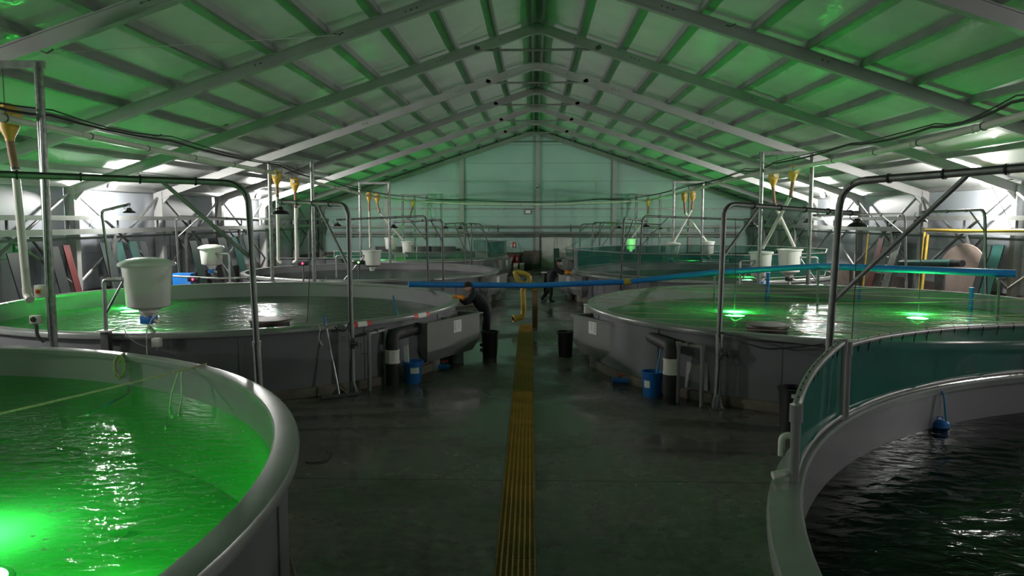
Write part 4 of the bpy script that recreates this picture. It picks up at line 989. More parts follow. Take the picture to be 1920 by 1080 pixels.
for i, (a0, a1, lab) in enumerate(((2.75, -0.55, 'long diagonal rope across the roped tank, nearest the trough'), (2.2, -0.15, 'diagonal rope over the left green lamp'), (1.75, 0.15, 'diagonal rope between the two green lamps'), (1.25, 0.45, 'short diagonal rope at the wall side of the roped tank'), (3.05, -1.0, 'low diagonal rope behind the black drum'))):
    a = on_rim('R2', a0); b = on_rim('R2', a1)
    t = solo('rope', M().tube(sag(a + Vector((0, 0, 0.01)), b + Vector((0, 0, 0.01)), 0.10, 12), 0.007, 5), 'rope_green' if i % 2 else 'rope', lab, 'rope', a, 'ropes strung over the right tank')
for px, py0, py1, Y, lab in ((1612, 538, 578, 21.9, 'upright blue pipe standing in the roped tank at its far side'), (1440, 512, 545, 22.5, 'short blue pipe at the far rim below the pale green feeder'), (1822, 540, 575, 19.5, 'upright blue pipe in the roped tank near the right wall')):
    a = at(px, py0, Y); b = at(px, py1, Y); b.z = max(b.z, 0.25)
    t = thing('overflow_pipe', lab, 'pipe', (a.x, a.y, 0.2), 'blue overflow pipes')
    part('tube', M().tube([(a.x, a.y, 0.2), a], 0.05, 12), 'blue', t)
    part('cap', M().tube([a - Vector((0, 0, 0.06)), a + Vector((0, 0, 0.01))], 0.062, 12), 'blue', t)
# near left tank: line across, coil, hose, hanging loops
zl = TANKS['L1'][3]
a = on_rim('L1', ang('L1', (-3.75, 8.8)), 0.02) + Vector((0, 0, 0.01)); pm_ = gz(0, 770, zl - 0.07); b = a + (pm_ - a) * 4.6; b.z = zl + 0.01
line = sag(a, b, 0.16, 28)
def on_line(px):
    return min((line[i].lerp(line[i + 1], t_ / 20) for i in range(len(line) - 1) for t_ in range(20)), key=lambda q: abs(_proj(q) - px))
def _proj(q):
    d_ = q - Vector((0, 0, CAMH)); return 960 + F * d_.dot(_r) / d_.dot(_f)
ln = thing('tight_rope', 'brown rope stretched across the green glowing tank', 'rope', a)
part('strand', M().tube(line, 0.011, 6), 'rope', ln)
for i in (345, 290): part('knot', M().lathe([(0.0, -0.04), (0.014, -0.03), (0.02, 0.0), (0.014, 0.03), (0.0, 0.04)], 10, on_line(i), rot=look(b - a)), 'rope', ln)
k = on_line(334)
ln2 = thing('hanging_string', 'two loose cord ends hanging from the brown rope into green water', 'cord', k)
kw = k.y - 0.35
part('long_end', M().tube(fillet([k, at(322, 735, k.y), at(317, 772, k.y - 0.2), at(322, 785, k.y - 0.3), at(324, 778, k.y - 0.3), at(314, 780, k.y - 0.35), gz(310, 804, 1.125)], 0.05, 4), 0.008, 6), 'rope_white', ln2)
part('short_end', M().tube(fillet([k + Vector((0.03, 0, 0)), at(341, 750, k.y - 0.1), gz(334, 779, 1.125)], 0.05, 4), 0.008, 6), 'rope_white', ln2)
c = on_rim('L1', ang('L1', gz(243, 662, zl)), 0.20)
cl = thing('rope_coil', 'coil of old rope hung on the inner wall of the green tank', 'rope', c)
for i in range(5):
    ph = 0.12 * i; pts = []
    for j in range(25):
        u = 2 * PI * j / 24
        pts.append(c + Vector((0.055 * math.cos(u) * (1 + 0.25 * math.sin(i * 2.1)) + 0.012 * i - 0.02, -0.03 - 0.012 * i, -0.17 + 0.13 * math.sin(u) + 0.012 * i)))
    part('turn', M().tube(pts, 0.010, 6, False), 'rope', cl)
part('hitch', M().tube([c + Vector((0.02, 0.06, 0.01)), c + Vector((0.02, -0.04, 0.0)), c + Vector((0.0, -0.06, -0.10))], 0.014, 6), 'rope', cl)
q = [at(306, 681, 9.95), at(284, 686, 9.9), at(262, 705, 9.75), at(243, 738, 9.5), gz(215, 752, 1.12), gz(165, 778, 1.10)]
solo('blue_tube', M().tube(fillet(q, 0.2, 5), 0.013, 8), 'blue_light', 'thin blue tube dipping into the green water beside the rope coil', 'hose', q[0])
# fish just under the surface
f = gz(247, 1003, 1.05)
ft = thing('fish', 'single dark fish near the surface of the green water', 'fish', f)
R = Rz(0.75)
prof = [(-0.075, 0.004), (-0.055, 0.007), (-0.015, 0.018), (0.022, 0.019), (0.05, 0.013), (0.07, 0.004)]
vs = []; fs = []
for i, (x, r_) in enumerate(prof):
    for j in range(10): a_ = 2 * PI * j / 10; vs.append(f + R @ Vector((x, r_ * 0.55 * math.cos(a_), r_ * math.sin(a_))))
for i in range(len(prof) - 1):
    for j in range(10): fs.append((i * 10 + j, i * 10 + (j + 1) % 10, (i + 1) * 10 + (j + 1) % 10, (i + 1) * 10 + j))
fs += [tuple(range(9, -1, -1)), tuple(range(len(vs) - 10, len(vs)))]
part('body', M().add(vs, fs), 'fish', ft)
part('tail_fin', M().prism([f + R @ Vector(p) for p in ((-0.07, -0.002, 0), (-0.11, -0.002, 0.025), (-0.10, -0.002, 0.0), (-0.11, -0.002, -0.025))], R @ Vector((0, 0.004, 0))), 'fish', ft, smooth=False)
part('dorsal_fin', M().prism([f + R @ Vector(p) for p in ((-0.03, -0.002, 0.016), (0.016, -0.002, 0.018), (-0.02, -0.002, 0.034))], R @ Vector((0, 0.004, 0))), 'fish', ft, smooth=False)
# foam flecks
fm = M()
for i in range(230):
    px = random.uniform(60, 520); py = random.uniform(790, 1060)
    if random.random() < 0.35: px = random.uniform(330, 500); py = random.uniform(800, 960)
    p = gz(px, py, 1.124); x, y, R_, z = TANKS['L1'][:4]
    if math.hypot(p.x - x, p.y - y) > R_ - 0.25: continue
    r_ = random.choice((0.004, 0.006, 0.006, 0.009, 0.014)); a0 = random.random() * 6
    fm.add([p + Vector((r_ * math.cos(a0 + j * PI / 3) * 1.3, r_ * math.sin(a0 + j * PI / 3), 0.0)) for j in range(6)], [(0, 1, 2, 3, 4, 5)])
solo('foam', fm, 'foam', 'pale foam flecks drifting on the bright green water', 'foam', (-3, 6, 1.124), None, 'stuff')

# ================================================================== BLUE PIPE, YELLOW STAND PIPE
BP = [at(766, 533, 20.6), at(1000, 535.5, 21.9), at(1180, 528, 21.9), at(1340, 511, 21.3), at(1535, 499, 20.2), at(1700, 505, 18.8), at(1905, 513, 17.6)]
bp = thing('blue_pipe', 'long blue plastic pipe laid across the aisle and the right tank', 'pipe', BP[1])
part('left_length', M().tube(BP[:2] + [BP[2], BP[3], BP[4]], 0.078, 18), 'blue_pipe', bp)
part('right_length', M().tube([BP[4] - (BP[5] - BP[4]).normalized() * 0.1, BP[5], BP[6]], 0.084, 18), 'blue_pipe', bp)
part('sleeve', M().tube([BP[1].lerp(BP[2], 0.94), BP[1].lerp(BP[2], 1.0) + Vector((0.08, 0, 0))], 0.088, 18), 'yellow_pipe', bp, 'yellow tape sleeve')
part('strap', M().tube([BP[4] + Vector((0.02, 0, 0)), BP[4] + Vector((0.1, -0.02, 0))], 0.092, 18), 'rubber', bp)
for p, lab in ((BP[3], 'grey prop under the blue pipe at the far side of the roped tank'), (BP[4], 'grey prop under the blue pipe bend'), (BP[6] + Vector((-0.3, 0.1, 0)), 'grey prop under the right end of the blue pipe'), (BP[0] + Vector((0.9, 0, 0)), 'grey prop under the left end of the blue pipe')):
    t = thing('pipe_prop', lab, 'prop', (p.x, p.y, 0.2), 'props under the blue pipe')
    part('leg', M().tube([(p.x, p.y, 0.2), (p.x, p.y, p.z - 0.10)], 0.03, 10), 'galv_dark', t)
    part('saddle', M().box((p.x, p.y, p.z - 0.095), (0.14, 0.2, 0.03)), 'galv_dark', t)
q = at(1003, 614, 22.35); q.z = 0
t = thing('wooden_post', 'brown wooden post beside the yellow pipe at the drain end', 'post', q)
part('shaft', M().box(q + Vector((0, 0, 0.62)), (0.15, 0.12, 1.24)), 'wood', t, smooth=False)
part('cap_strap', M().box(q + Vector((0, -0.005, 1.14)), (0.17, 0.14, 0.06)), 'yellow', t, smooth=False)
Y = 22.15
yp = thing('yellow_stand_pipe', 'bent yellow stand pipe with open mouth in the middle of the aisle', 'pipe', at(985, 612, Y))
part('riser', M().tube(fillet([at(966, 597, Y - 0.15), at(981, 594, Y - 0.05), at(982, 570, Y), at(980, 545, Y), at(984, 534, Y)], 0.2, 6), [0.085] * 7 + [0.08] * 15 if False else 0.082, 14), 'yellow_pipe', yp)
part('mouth', M().lathe([(0.082, -0.02), (0.105, -0.02), (0.105, 0.05), (0.085, 0.06), (0.07, 0.05), (0.07, -0.02)], 16, at(965, 597.5, Y - 0.16), ring=True, rot=look((-0.9, -0.45, -0.1))), 'yellow_pipe', yp)
part('mouth_dark', M().lathe([(0.0, 0.02), (0.07, 0.02), (0.07, 0.0), (0.0, 0.0)], 16, at(965, 597.5, Y - 0.16), rot=look((-0.9, -0.45, -0.1))), 'black', yp)
part('left_branch', M().tube(fillet([at(984, 534, Y), at(972, 527, Y), at(966, 512, Y), at(967, 510, Y + 0.1)], 0.15, 5), 0.072, 14), 'yellow_pipe', yp)
part('right_branch', M().tube(fillet([at(987, 534, Y), at(994, 524, Y), at(990, 515, Y), at(968, 509, Y)], 0.15, 5), 0.07, 14), 'yellow_pipe', yp)
part('branch_cap', M().lathe([(0.0, 0.0), (0.07, 0.0), (0.075, 0.02), (0.075, 0.08)], 14, at(967, 508, Y + 0.02), rot=look((0.4, 0, -1))), 'yellow', yp)

# rim tapes, hung rope loop, leaning plate, cables on the tank fronts
for px0, px1, py0, py1, lab in ((664, 705, 604.5, 601.5, 'red and white tape on the left tank rim beside the winch post'), (791, 820, 590, 584, 'red and white tape on the left tank rim above the trough')):
    a0 = ang('L2', gz(px0, py0, 1.28)); a1 = ang('L2', gz(px1, py1, 1.28)); t = thing('rim_tape', lab, 'tape', on_rim('L2', a0, 0.0))
    x, y, R_, z = TANKS['L2'][:4]
    for i, mm in enumerate(('tape_red', 'white', 'white', 'tape_red')):
        b0 = a0 + (a1 - a0) * i / 4; b1 = a0 + (a1 - a0) * (i + 1) / 4
        vs = []; fs = []
        for j in range(3):
            aa = b0 + (b1 - b0) * j / 2
            for r_, zz in ((R_ - 0.02, z - 0.005), (R_ + 0.004, z - 0.04), (R_ + 0.003, z - 0.10)): vs.append(Vector((x + r_ * math.cos(aa), y + r_ * math.sin(aa), zz)))
        for j in range(2):
            for k_ in range(2): q_ = j * 3 + k_; fs.append((q_, q_ + 3, q_ + 4, q_ + 1))
        part('tape_piece', M().add(vs, fs), mm, t)
c = at(597, 608, 13.55)
solo('hung_cord', M().tube(fillet([c, c + Vector((0.05, -0.06, -0.08)), c + Vector((0.02, -0.08, -0.24)), c + Vector((0.06, -0.08, -0.32)), c + Vector((0.10, -0.08, -0.38)), c + Vector((0.05, -0.08, -0.33)), c + Vector((0.03, -0.08, -0.26))], 0.04, 4), 0.008, 6), 'rope_white', 'short white cord hanging over the left tank rim by the squeegee', 'cord', c)
c = at(522, 614, 13.0)
solo('green_cord', M().tube(fillet([c + Vector((-0.25, 0, -0.03)), c + Vector((-0.1, -0.05, 0.02)), c + Vector((0.1, -0.05, -0.06)), c + Vector((0.25, 0.03, 0.02)), c + Vector((0.45, 0.1, 0.03))], 0.08, 4), 0.008, 6), 'rope_green', 'bright green cord lying on the left tank rim before the drum', 'cord', c)
def cable_on(key, pts, label, r=0.013):
    solo('black_cable', M().tube(fillet(pts, 0.12, 5), r, 6), 'rubber', label, 'cable', pts[0])
cable_on('R2', [at(1352, 622, 12.95), at(1385, 640, 12.4), at(1440, 655, 12.0), at(1500, 650, 11.85), at(1545, 645, 11.8)], 'black cable drooping along the right tank front below the rim')
cable_on('R2', [at(1352, 624, 12.9), at(1420, 638, 12.2), at(1500, 645, 11.85), at(1600, 655, 11.8)], 'black cable running under the right tank rim, upper one')
cable_on('L2', [at(655, 604, 13.6), at(648, 622, 13.55), at(632, 618, 13.5), at(628, 612, 13.5)], 'short black cable loop at the left winch post')
q = gz(1283, 736, 0.2); 
solo('leaning_plate', M().prism([(2.68, 13.62, 0.2), (3.02, 13.30, 0.2), (3.02, 13.42, 0.86), (2.74, 13.72, 0.86)], (0.008, 0.008, 0)), 'pvc_grey', 'grey plastic plate leaning on the tank behind the right pipe stand', 'plate', (2.85, 13.46, 0.2))
# white box at the tip of the roped tank
q = Vector((1.32, 18.3, 0)); 
t = thing('white_container', 'small white container between the roped tank tip and the trough', 'box', q)
part('body', M().rbox(q + Vector((0, 0, 0.56)), (0.26, 0.30, 1.12), 0.02), 'pvc_white', t)
part('lid', M().rbox(q + Vector((0, 0, 1.135)), (0.28, 0.32, 0.03), 0.008), 'pvc_white', t)

# ================================================================== BOXES ON THE NEAR LEFT GANTRY
q = at(78, 546, 11.36)
t = thing('switch_box', 'pale switch box with red and yellow rotary switch on the left gantry post', 'switch box', q)
part('case', M().rbox(q, (0.17, 0.10, 0.19), 0.012), 'pvc_cream', t)
sp = part('switch_plate', M().box(q + Vector((-0.02, -0.055, 0)), (0.08, 0.008, 0.08)), 'yellow', t, smooth=False)
part('switch_knob', M().lathe([(0.0, 0.035), (0.022, 0.03), (0.028, 0.0)], 16, q + Vector((-0.02, -0.058, 0)), rot=look((0, -1, 0))), 'red', sp)
q = at(67, 599, 11.30)
t = thing('socket_box', 'pale socket box with round black cover low on the left gantry post', 'socket box', q)
part('case', M().rbox(q, (0.15, 0.09, 0.13), 0.012), 'pvc_cream', t)
part('socket_cover', M().lathe([(0.0, 0.03), (0.035, 0.028), (0.042, 0.0)], 18, q + Vector((-0.005, -0.045, 0.005)), rot=look((0, -1, 0))), 'black', t)
part('conduit', M().tube(fillet([q + Vector((0.0, 0, -0.06)), q + Vector((0.01, 0, -0.26)), q + Vector((0.10, 0.02, -0.34))], 0.08, 5), 0.028, 10), 'galv_dark', t)
q = at(86, 600, 11.33)
solo('conduit', M().tube([at(76, 220, 11.36), at(82, 400, 11.36), at(88, 565, 11.36), at(93, 640, 11.36)], 0.016, 8), 'galv', 'thin grey conduit running down the left gantry post', 'conduit', at(82, 400, 11.36))
q = at(294, 642, 12.35)
t = thing('junction_box', 'white junction box on the front of the second left tank under the feeder', 'junction box', q)
part('case', M().rbox(q, (0.15, 0.09, 0.15), 0.014), 'pvc_white', t)
part('gland', M().tube([q + Vector((0, 0, -0.07)), q + Vector((0, 0, -0.13))], 0.02, 10), 'pvc_grey', t)
part('lead', M().tube(fillet([q + Vector((-0.05, 0, -0.09)), q + Vector((-0.25, 0, -0.06)), q + Vector((-0.5, 0, 0.10)), q + Vector((-0.55, 0.05, 0.2))], 0.12, 5), 0.010, 6), 'pvc_grey', t)
part('feed_lead', M().tube(fillet([q + Vector((-0.16, -0.02, -0.2)), q + Vector((-0.17, 0, 0.2)), q + Vector((-0.12, 0.2, 0.45))], 0.12, 5), 0.008, 6), 'pvc_white', t)
# clutter on the far rim of the second left tank: control units with lamps
for px, py, Y, led, lab in ((361, 524, 23.9, 'led_red', 'control unit with a red light behind the second left tank'), (567, 494, 25.6, 'led_red', 'control unit with a red light between the drop pipes'), (672, 492, 26.9, 'led_green', 'control unit with green lights beside the open hopper')):
    q = at(px, py, Y); t = thing('control_unit', lab, 'control unit', (q.x, q.y, 0))
    part('case', M().rbox(q + Vector((0, 0.08, 0)), (0.34, 0.14, 0.14), 0.012), 'black', t)
    part('indicator', M().lathe([(0.0, 0.02), (0.03, 0.015), (0.035, 0.0)], 12, q + Vector((0.0, 0.005, 0)), rot=look((0, -1, 0))), led, t)
    part('leg', M().tube([(q.x, q.y + 0.08, 0.0), (q.x, q.y + 0.08, q.z - 0.05)], 0.03, 8), 'galv_dark', t)
q0 = at(325, 518, 24.0); q1 = at(410, 522, 24.2)
solo('walk_rail', M().tube([q0, q1, q1 + Vector((0.9, 0.1, 0.02))], 0.035, 10), 'galv', 'galvanised rail behind the second left tank below the small feeder', 'rail', q0)
q = at(345, 512, 24.6)
solo('blue_crate', M().rbox((q.x, q.y, q.z / 2), (0.6, 0.4, q.z), 0.02), 'blue', 'blue crate stack beside the small lidded feeder', 'crate', (q.x, q.y, 0))

# ================================================================== PEOPLE
def skin_mesh(joints, edges, root, sub=2):
    names = list(joints); me = bpy.data.meshes.new('skin_base')
    me.from_pydata([joints[n][0] for n in names], [(names.index(a), names.index(b)) for a, b in edges], [])
    o = bpy.data.objects.new('skin_base', me); COL.objects.link(o)
    m = o.modifiers.new('skin', 'SKIN'); m.use_smooth_shade = True
    sk = me.skin_vertices[0].data
    for i, n in enumerate(names):
        r = joints[n][1]; sk[i].radius = r if isinstance(r, tuple) else (r, r); sk[i].use_root = (n == root)
    ss = o.modifiers.new('sub', 'SUBSURF'); ss.levels = sub; ss.render_levels = sub
    dg = bpy.context.evaluated_depsgraph_get(); dg.update()
    out = bpy.data.meshes.new_from_object(o.evaluated_get(dg))
    bpy.data.objects.remove(o); bpy.data.meshes.remove(me)
    return out
def person(label, loc, J, E_, head, fwd, cats, gloves, hat='beanie'):
    """J joints in world space; head = (centre, tilt dir up); fwd = facing direction"""
    loc = Vector(loc); t = thing('person', label, 'person', loc)
    me = skin_mesh({k: (Vector(v[0]) - loc, v[1]) for k, v in J.items()}, E_, 'pelvis')
    for n in ('jacket', 'trousers', 'boots', 'skin'): me.materials.append(MATS[n])
    hz, bz = cats
    for p in me.polygons:
        c = p.center + loc
        p.use_smooth = True
        p.material_index = 2 if c.z < bz else 1 if c.z < hz else 0
        if (c - head[0]).length < 0.16 or (c - head[0]).dot(head[1]) > -0.15 and (c - head[0]).length < 0.19: p.material_index = 3
    b = bpy.data.objects.new('body', me); COL.objects.link(b); b.parent = t
    # head details
    hc, up = head; up = up.normalized(); fw = (fwd - up * fwd.dot(up)).normalized(); sd = up.cross(fw)
    def hp(a, b_, c): return hc + fw * a + sd * b_ + up * c
    part('nose', M().add([hp(0.098, 0, 0.02), hp(0.128, 0, -0.018), hp(0.098, 0.018, -0.03), hp(0.098, -0.018, -0.03)], [(0, 2, 1), (0, 1, 3), (1, 2, 3), (0, 3, 2)]), 'skin', t)
    for s in (-1, 1):
        part('ear', M().lathe([(0.0, 0.008), (0.022, 0.006), (0.028, 0.0), (0.0, -0.004)], 12, hp(-0.005, s * 0.082, -0.005), rot=look(sd * s)), 'skin', t)
        part('eye', M().lathe([(0.0, 0.006), (0.010, 0.003), (0.012, 0.0)], 10, hp(0.094, s * 0.032, 0.012), rot=look(fw)), 'eye', t)
    part('mouth', M().bar(hp(0.095, -0.022, -0.058), hp(0.095, 0.022, -0.058), 0.008, 0.006), 'eye', t)
    # beanie / hair: cap over the upper skull
    vs = []; fs = []; nu, nv_ = 20, 7
    for i in range(nv_ + 1):
        th = PI * 0.56 * i / nv_
        for j in range(nu):
            a = 2 * PI * j / nu; rr = 0.105 * math.sin(th); low = 0.03 * math.cos(a) * (i / nv_) if hat == 'beanie' else 0.055 * math.cos(a) * (i / nv_)
            vs.append(hp(rr * math.cos(a) * 1.08 - 0.008, rr * math.sin(a) * 0.92, 0.022 + 0.112 * math.cos(th) + low))
    for i in range(nv_):
        for j in range(nu): fs.append((i * nu + j, i * nu + (j + 1) % nu, (i + 1) * nu + (j + 1) % nu, (i + 1) * nu + j))
    part(hat, M().add(vs, fs), 'beanie', t)
    part('hood', M().tube(fillet([hp(0.02, 0.10, -0.15), hp(-0.07, 0.085, -0.12), hp(-0.115, 0.0, -0.09), hp(-0.07, -0.085, -0.12), hp(0.02, -0.10, -0.15)], 0.08, 5), 0.042, 10), 'jacket', t)
    # gloves with palm, thumb and four fingers
    for (w, h, side) in gloves:
        w = Vector(w); h = Vector(h); d = (h - w).normalized(); upv = Vector((0, 0, 1)); sv = d.cross(upv).normalized(); nv2 = sv.cross(d).normalized()
        G = {'cuff': (w - d * 0.17 - loc, (0.085, 0.085)), 'wrist': (w - loc, 0.052), 'palm': (w + d * 0.06 - loc, (0.044, 0.026)), 'knuckle': (w + d * 0.095 - loc, (0.040, 0.022))}
        ed = [('cuff', 'wrist'), ('wrist', 'palm'), ('palm', 'knuckle')]
        gm = M()
        gme = skin_mesh(G, ed, 'palm', 1); gme.materials.append(MATS['glove'])
        for p in gme.polygons: p.use_smooth = True
        g = bpy.data.objects.new('glove', gme); COL.objects.link(g); g.parent = t
        for k, (o_, ln) in enumerate(((-0.033, 0.068), (-0.011, 0.080), (0.011, 0.075), (0.033, 0.058))):
            a = w + d * 0.09 + sv * o_; b_ = a + d * ln * 0.5 - nv2 * 0.008; c_ = a + d * ln * 0.85 - nv2 * 0.035; e_ = a + d * ln * 0.95 - nv2 * 0.055
            part('finger', M().tube([a, b_, c_, e_], [0.0105, 0.0105, 0.0095, 0.007], 8), 'glove', g)
        a = w + d * 0.03 + sv * side * 0.03
        part('thumb', M().tube([a, a + sv * side * 0.035 + d * 0.03 - nv2 * 0.01, a + sv * side * 0.035 + d * 0.07 - nv2 * 0.03], [0.013, 0.012, 0.008], 8), 'glove', g)
    return t
BODY_E = [('pelvis', 'waist'), ('waist', 'chest'), ('chest', 'neck'), ('neck', 'jaw'), ('jaw', 'skull'),
          ('chest', 'shl'), ('shl', 'ell'), ('ell', 'wrl'), ('chest', 'shr'), ('shr', 'elr'), ('elr', 'wrr'),
          ('pelvis', 'hpl'), ('hpl', 'knl'), ('knl', 'anl'), ('anl', 'tol'), ('pelvis', 'hpr'), ('hpr', 'knr'), ('knr', 'anr'), ('anr', 'tor')]
# first worker: leans left on the rim of the second left tank, gloves raised to the face
x0, y0 = -1.16, 18.75
hc = Vector((-1.60, y0 - 0.05, 1.52)); up = Vector((-0.35, 0, 0.94))
J = {'pelvis': ((x0, y0, 0.93), (0.18, 0.20)), 'waist': ((x0 - 0.10, y0, 1.08), (0.18, 0.21)), 'chest': ((x0 - 0.26, y0, 1.28), (0.18, 0.22)), 'neck': ((x0 - 0.38, y0 - 0.03, 1.41), 0.065),
     'jaw': ((hc.x - 0.02, hc.y, 1.47), (0.07, 0.07)), 'skull': ((hc.x, hc.y, 1.545), (0.088, 0.09)),
     'shl': ((x0 - 0.32, y0 - 0.20, 1.33), 0.105), 'ell': ((x0 - 0.50, y0 - 0.30, 1.13), 0.08), 'wrl': ((x0 - 0.66, y0 - 0.26, 1.30), 0.045),
     'shr': ((x0 - 0.28, y0 + 0.20, 1.33), 0.105), 'elr': ((x0 - 0.46, y0 + 0.26, 1.10), 0.08), 'wrr': ((x0 - 0.68, y0 + 0.10, 1.27), 0.045),
     'hpl': ((x0 + 0.02, y0 - 0.10, 0.86), 0.105), 'knl': ((x0 + 0.02, y0 - 0.12, 0.48), 0.075), 'anl': ((x0 + 0.10, y0 - 0.12, 0.10), 0.055), 'tol': ((x0 - 0.07, y0 - 0.13, 0.05), 0.045),
     'hpr': ((x0 + 0.02, y0 + 0.10, 0.86), 0.105), 'knr': ((x0 - 0.06, y0 + 0.12, 0.48), 0.075), 'anr': ((x0 - 0.02, y0 + 0.12, 0.10), 0.055), 'tor': ((x0 - 0.19, y0 + 0.13, 0.05), 0.045)}
person('person in dark jacket and black beanie leaning on the left tank rim, orange gloves raised', (x0, y0, 0), J, BODY_E, (hc, up), Vector((-1, -0.1, -0.15)), (0.88, 0.22),
       [((x0 - 0.66, y0 - 0.26, 1.30), (x0 - 0.78, y0 - 0.22, 1.33), -1), ((x0 - 0.68, y0 + 0.10, 1.27), (x0 - 0.80, y0 + 0.02, 1.31), 1)])
# second worker: stretches right over the third right tank
Yp = 29.55
def q2(px, py, dy=0.0): p = at(px, py, Yp); p.y += dy; return p
hc = q2(1047.5, 491.5); up = Vector((0.45, 0, 0.9))
J = {'pelvis': (q2(1032, 529), (0.15, 0.17)), 'waist': (q2(1034, 520), (0.15, 0.18)), 'chest': (q2(1040, 507), (0.16, 0.20)), 'neck': (q2(1044, 498.5), 0.065),
     'jaw': (q2(1047.5, 494.5), (0.07, 0.07)), 'skull': (q2(1048, 490.5), (0.088, 0.09)),
     'shl': (q2(1042, 505, -0.21), 0.085), 'ell': (q2(1052, 512, -0.26), 0.062), 'wrl': (q2(1064, 511, -0.18), 0.046),
     'shr': (q2(1043, 504, 0.20), 0.085), 'elr': (q2(1053, 510, 0.24), 0.062), 'wrr': (q2(1065, 509.5, 0.14), 0.046),
     'hpl': (q2(1032, 533, -0.10), 0.105), 'knl': (q2(1033, 550, -0.11), 0.078), 'anl': (q2(1031, 563, -0.11), 0.058), 'tol': (q2(1041, 565.5, -0.11), 0.045),
     'hpr': (q2(1031, 533, 0.10), 0.105), 'knr': (q2(1026, 549, 0.11), 0.078), 'anr': (q2(1016, 560, 0.11), 0.056), 'tor': (q2(1018, 564.5, 0.11), 0.045)}
loc2 = q2(1030, 566); loc2.z = 0
person('person in dark clothes reaching over the right trough with orange gloves, one leg back', loc2, J, BODY_E, (hc, up), Vector((1, -0.15, -0.1)), (q2(1032, 531).z, 0.26),
       [(q2(1064, 511, -0.18), q2(1070, 510.5, -0.14), 1), (q2(1065, 509.5, 0.14), q2(1071, 509.5, 0.10), -1)], 'hair')

# ================================================================== END WALL
d = struct('door_1', (0.3, YE - 0.13, 0))
xa, xb = at(1016, 470, YE).x, at(1072, 470, YE).x
zt = 2.02
for i, (u0, u1) in enumerate(((xa, (xa + xb) / 2 - 0.01), ((xa + xb) / 2 + 0.01, xb))):
    lf = part('door_leaf', M().rbox(((u0 + u1) / 2, YE - 0.13, zt / 2), (u1 - u0, 0.06, zt), 0.01), 'door_white', d)
    part('door_handle', M().tube([(u1 - 0.10 if i == 0 else u0 + 0.10, YE - 0.20, 1.0), (u1 - 0.22 if i == 0 else u0 + 0.22, YE - 0.20, 1.0)], 0.014, 8), 'galv', lf)
part('kick_plate', M().box(((xa + xb) / 2 + 0.5, YE - 0.168, 0.55), (0.9, 0.006, 0.9)), 'pvc_grey', d, smooth=False)
for x in (xa - 0.04, xb + 0.04): part('door_frame', M().box((x, YE - 0.13, zt / 2 + 0.03), (0.07, 0.10, zt + 0.06)), 'galv_dull', d, smooth=False)
part('door_frame', M().box(((xa + xb) / 2, YE - 0.13, zt + 0.04), (xb - xa + 0.15, 0.10, 0.08)), 'galv_dull', d, smooth=False)
def sign(p, w, h, m_, label, marks=(), back='white', name='wall_sign', normal=(0, -1, 0)):
    p = Vector(p); n = Vector(normal); sd = n.cross(Vector((0, 0, 1))).normalized() * -1
    if abs(n.y) > 0.5: sd = Vector((1, 0, 0))
    else: sd = Vector((0, 1 if n.x < 0 else -1, 0)) * (1 if n.x < 0 else 1)
    t = thing(name, label, 'sign', p)
    def Q(a, b_, c): return p + sd * a + Vector((0, 0, b_)) + n * c
    def slab(pts, c0, c1): return M().prism([Q(a, b_, c0) for a, b_ in pts], n * (c1 - c0))
    part('plate', slab([(-w / 2, -h / 2), (w / 2, -h / 2), (w / 2, h / 2), (-w / 2, h / 2)], 0.0, 0.012), m_, t, smooth=False)
    for mm, pts in marks:
        part('mark', slab([(a * w, b_ * h) for a, b_ in pts], 0.013, 0.016), mm, t, smooth=False)
    return t
yw = YE - 0.03
p = at(1043, 444.5, yw - 0.1); sign(p, 0.32, 0.13, 'exit_lit', 'small lit green exit sign above the white double door', [('white', [(-0.38, -0.1), (0.1, -0.1), (0.1, -0.3), (0.38, 0.0), (0.1, 0.3), (0.1, 0.1), (-0.38, 0.1)])], name='exit_sign')
sign(at(964.5, 459, yw), 0.20, 0.34, 'sign_red', 'red fire extinguisher sign on the end wall', [('white', [(-0.2, -0.35), (0.2, -0.35), (0.2, 0.1), (-0.2, 0.1)]), ('white', [(-0.08, 0.12), (0.3, 0.12), (0.3, 0.22), (-0.08, 0.22)])])
sign(at(958.5, 459, yw), 0.13, 0.32, 'white', 'narrow white notice left of the red sign on the end wall', [('sign_red', [(-0.3, 0.1), (0.3, 0.1), (0.3, 0.35), (-0.3, 0.35)]), ('print', [(-0.3, -0.3), (0.3, -0.3), (0.3, -0.25), (-0.3, -0.25)])])
p = at(990, 397, yw - 0.05)
t = thing('wall_display', 'pale rectangular display hung high on the end wall', 'display', p)
part('frame', M().rbox(p, (0.40, 0.06, 0.30), 0.015), 'black', t)
part('screen', M().box(p + Vector((0, -0.032, 0)), (0.33, 0.006, 0.22)), 'paper', t, smooth=False)
p = at(1007.5, 350, YE - 0.30)
t = thing('security_camera', 'small white security camera on the centre wall post', 'camera', p)
part('mount', M().bar(p + Vector((0, 0.1, 0.14)), p + Vector((0, -0.02, 0.10)), 0.05, 0.05), 'white', t)
part('body', M().tube([p + Vector((0, 0.05, 0.06)), p + Vector((0, -0.10, -0.04))], 0.06, 16), 'white', t)
part('lens', M().lathe([(0.0, 0.03), (0.04, 0.02), (0.055, 0.0)], 16, p + Vector((0, -0.10, -0.045)), rot=look((0, -0.83, -0.55))), 'black', t)
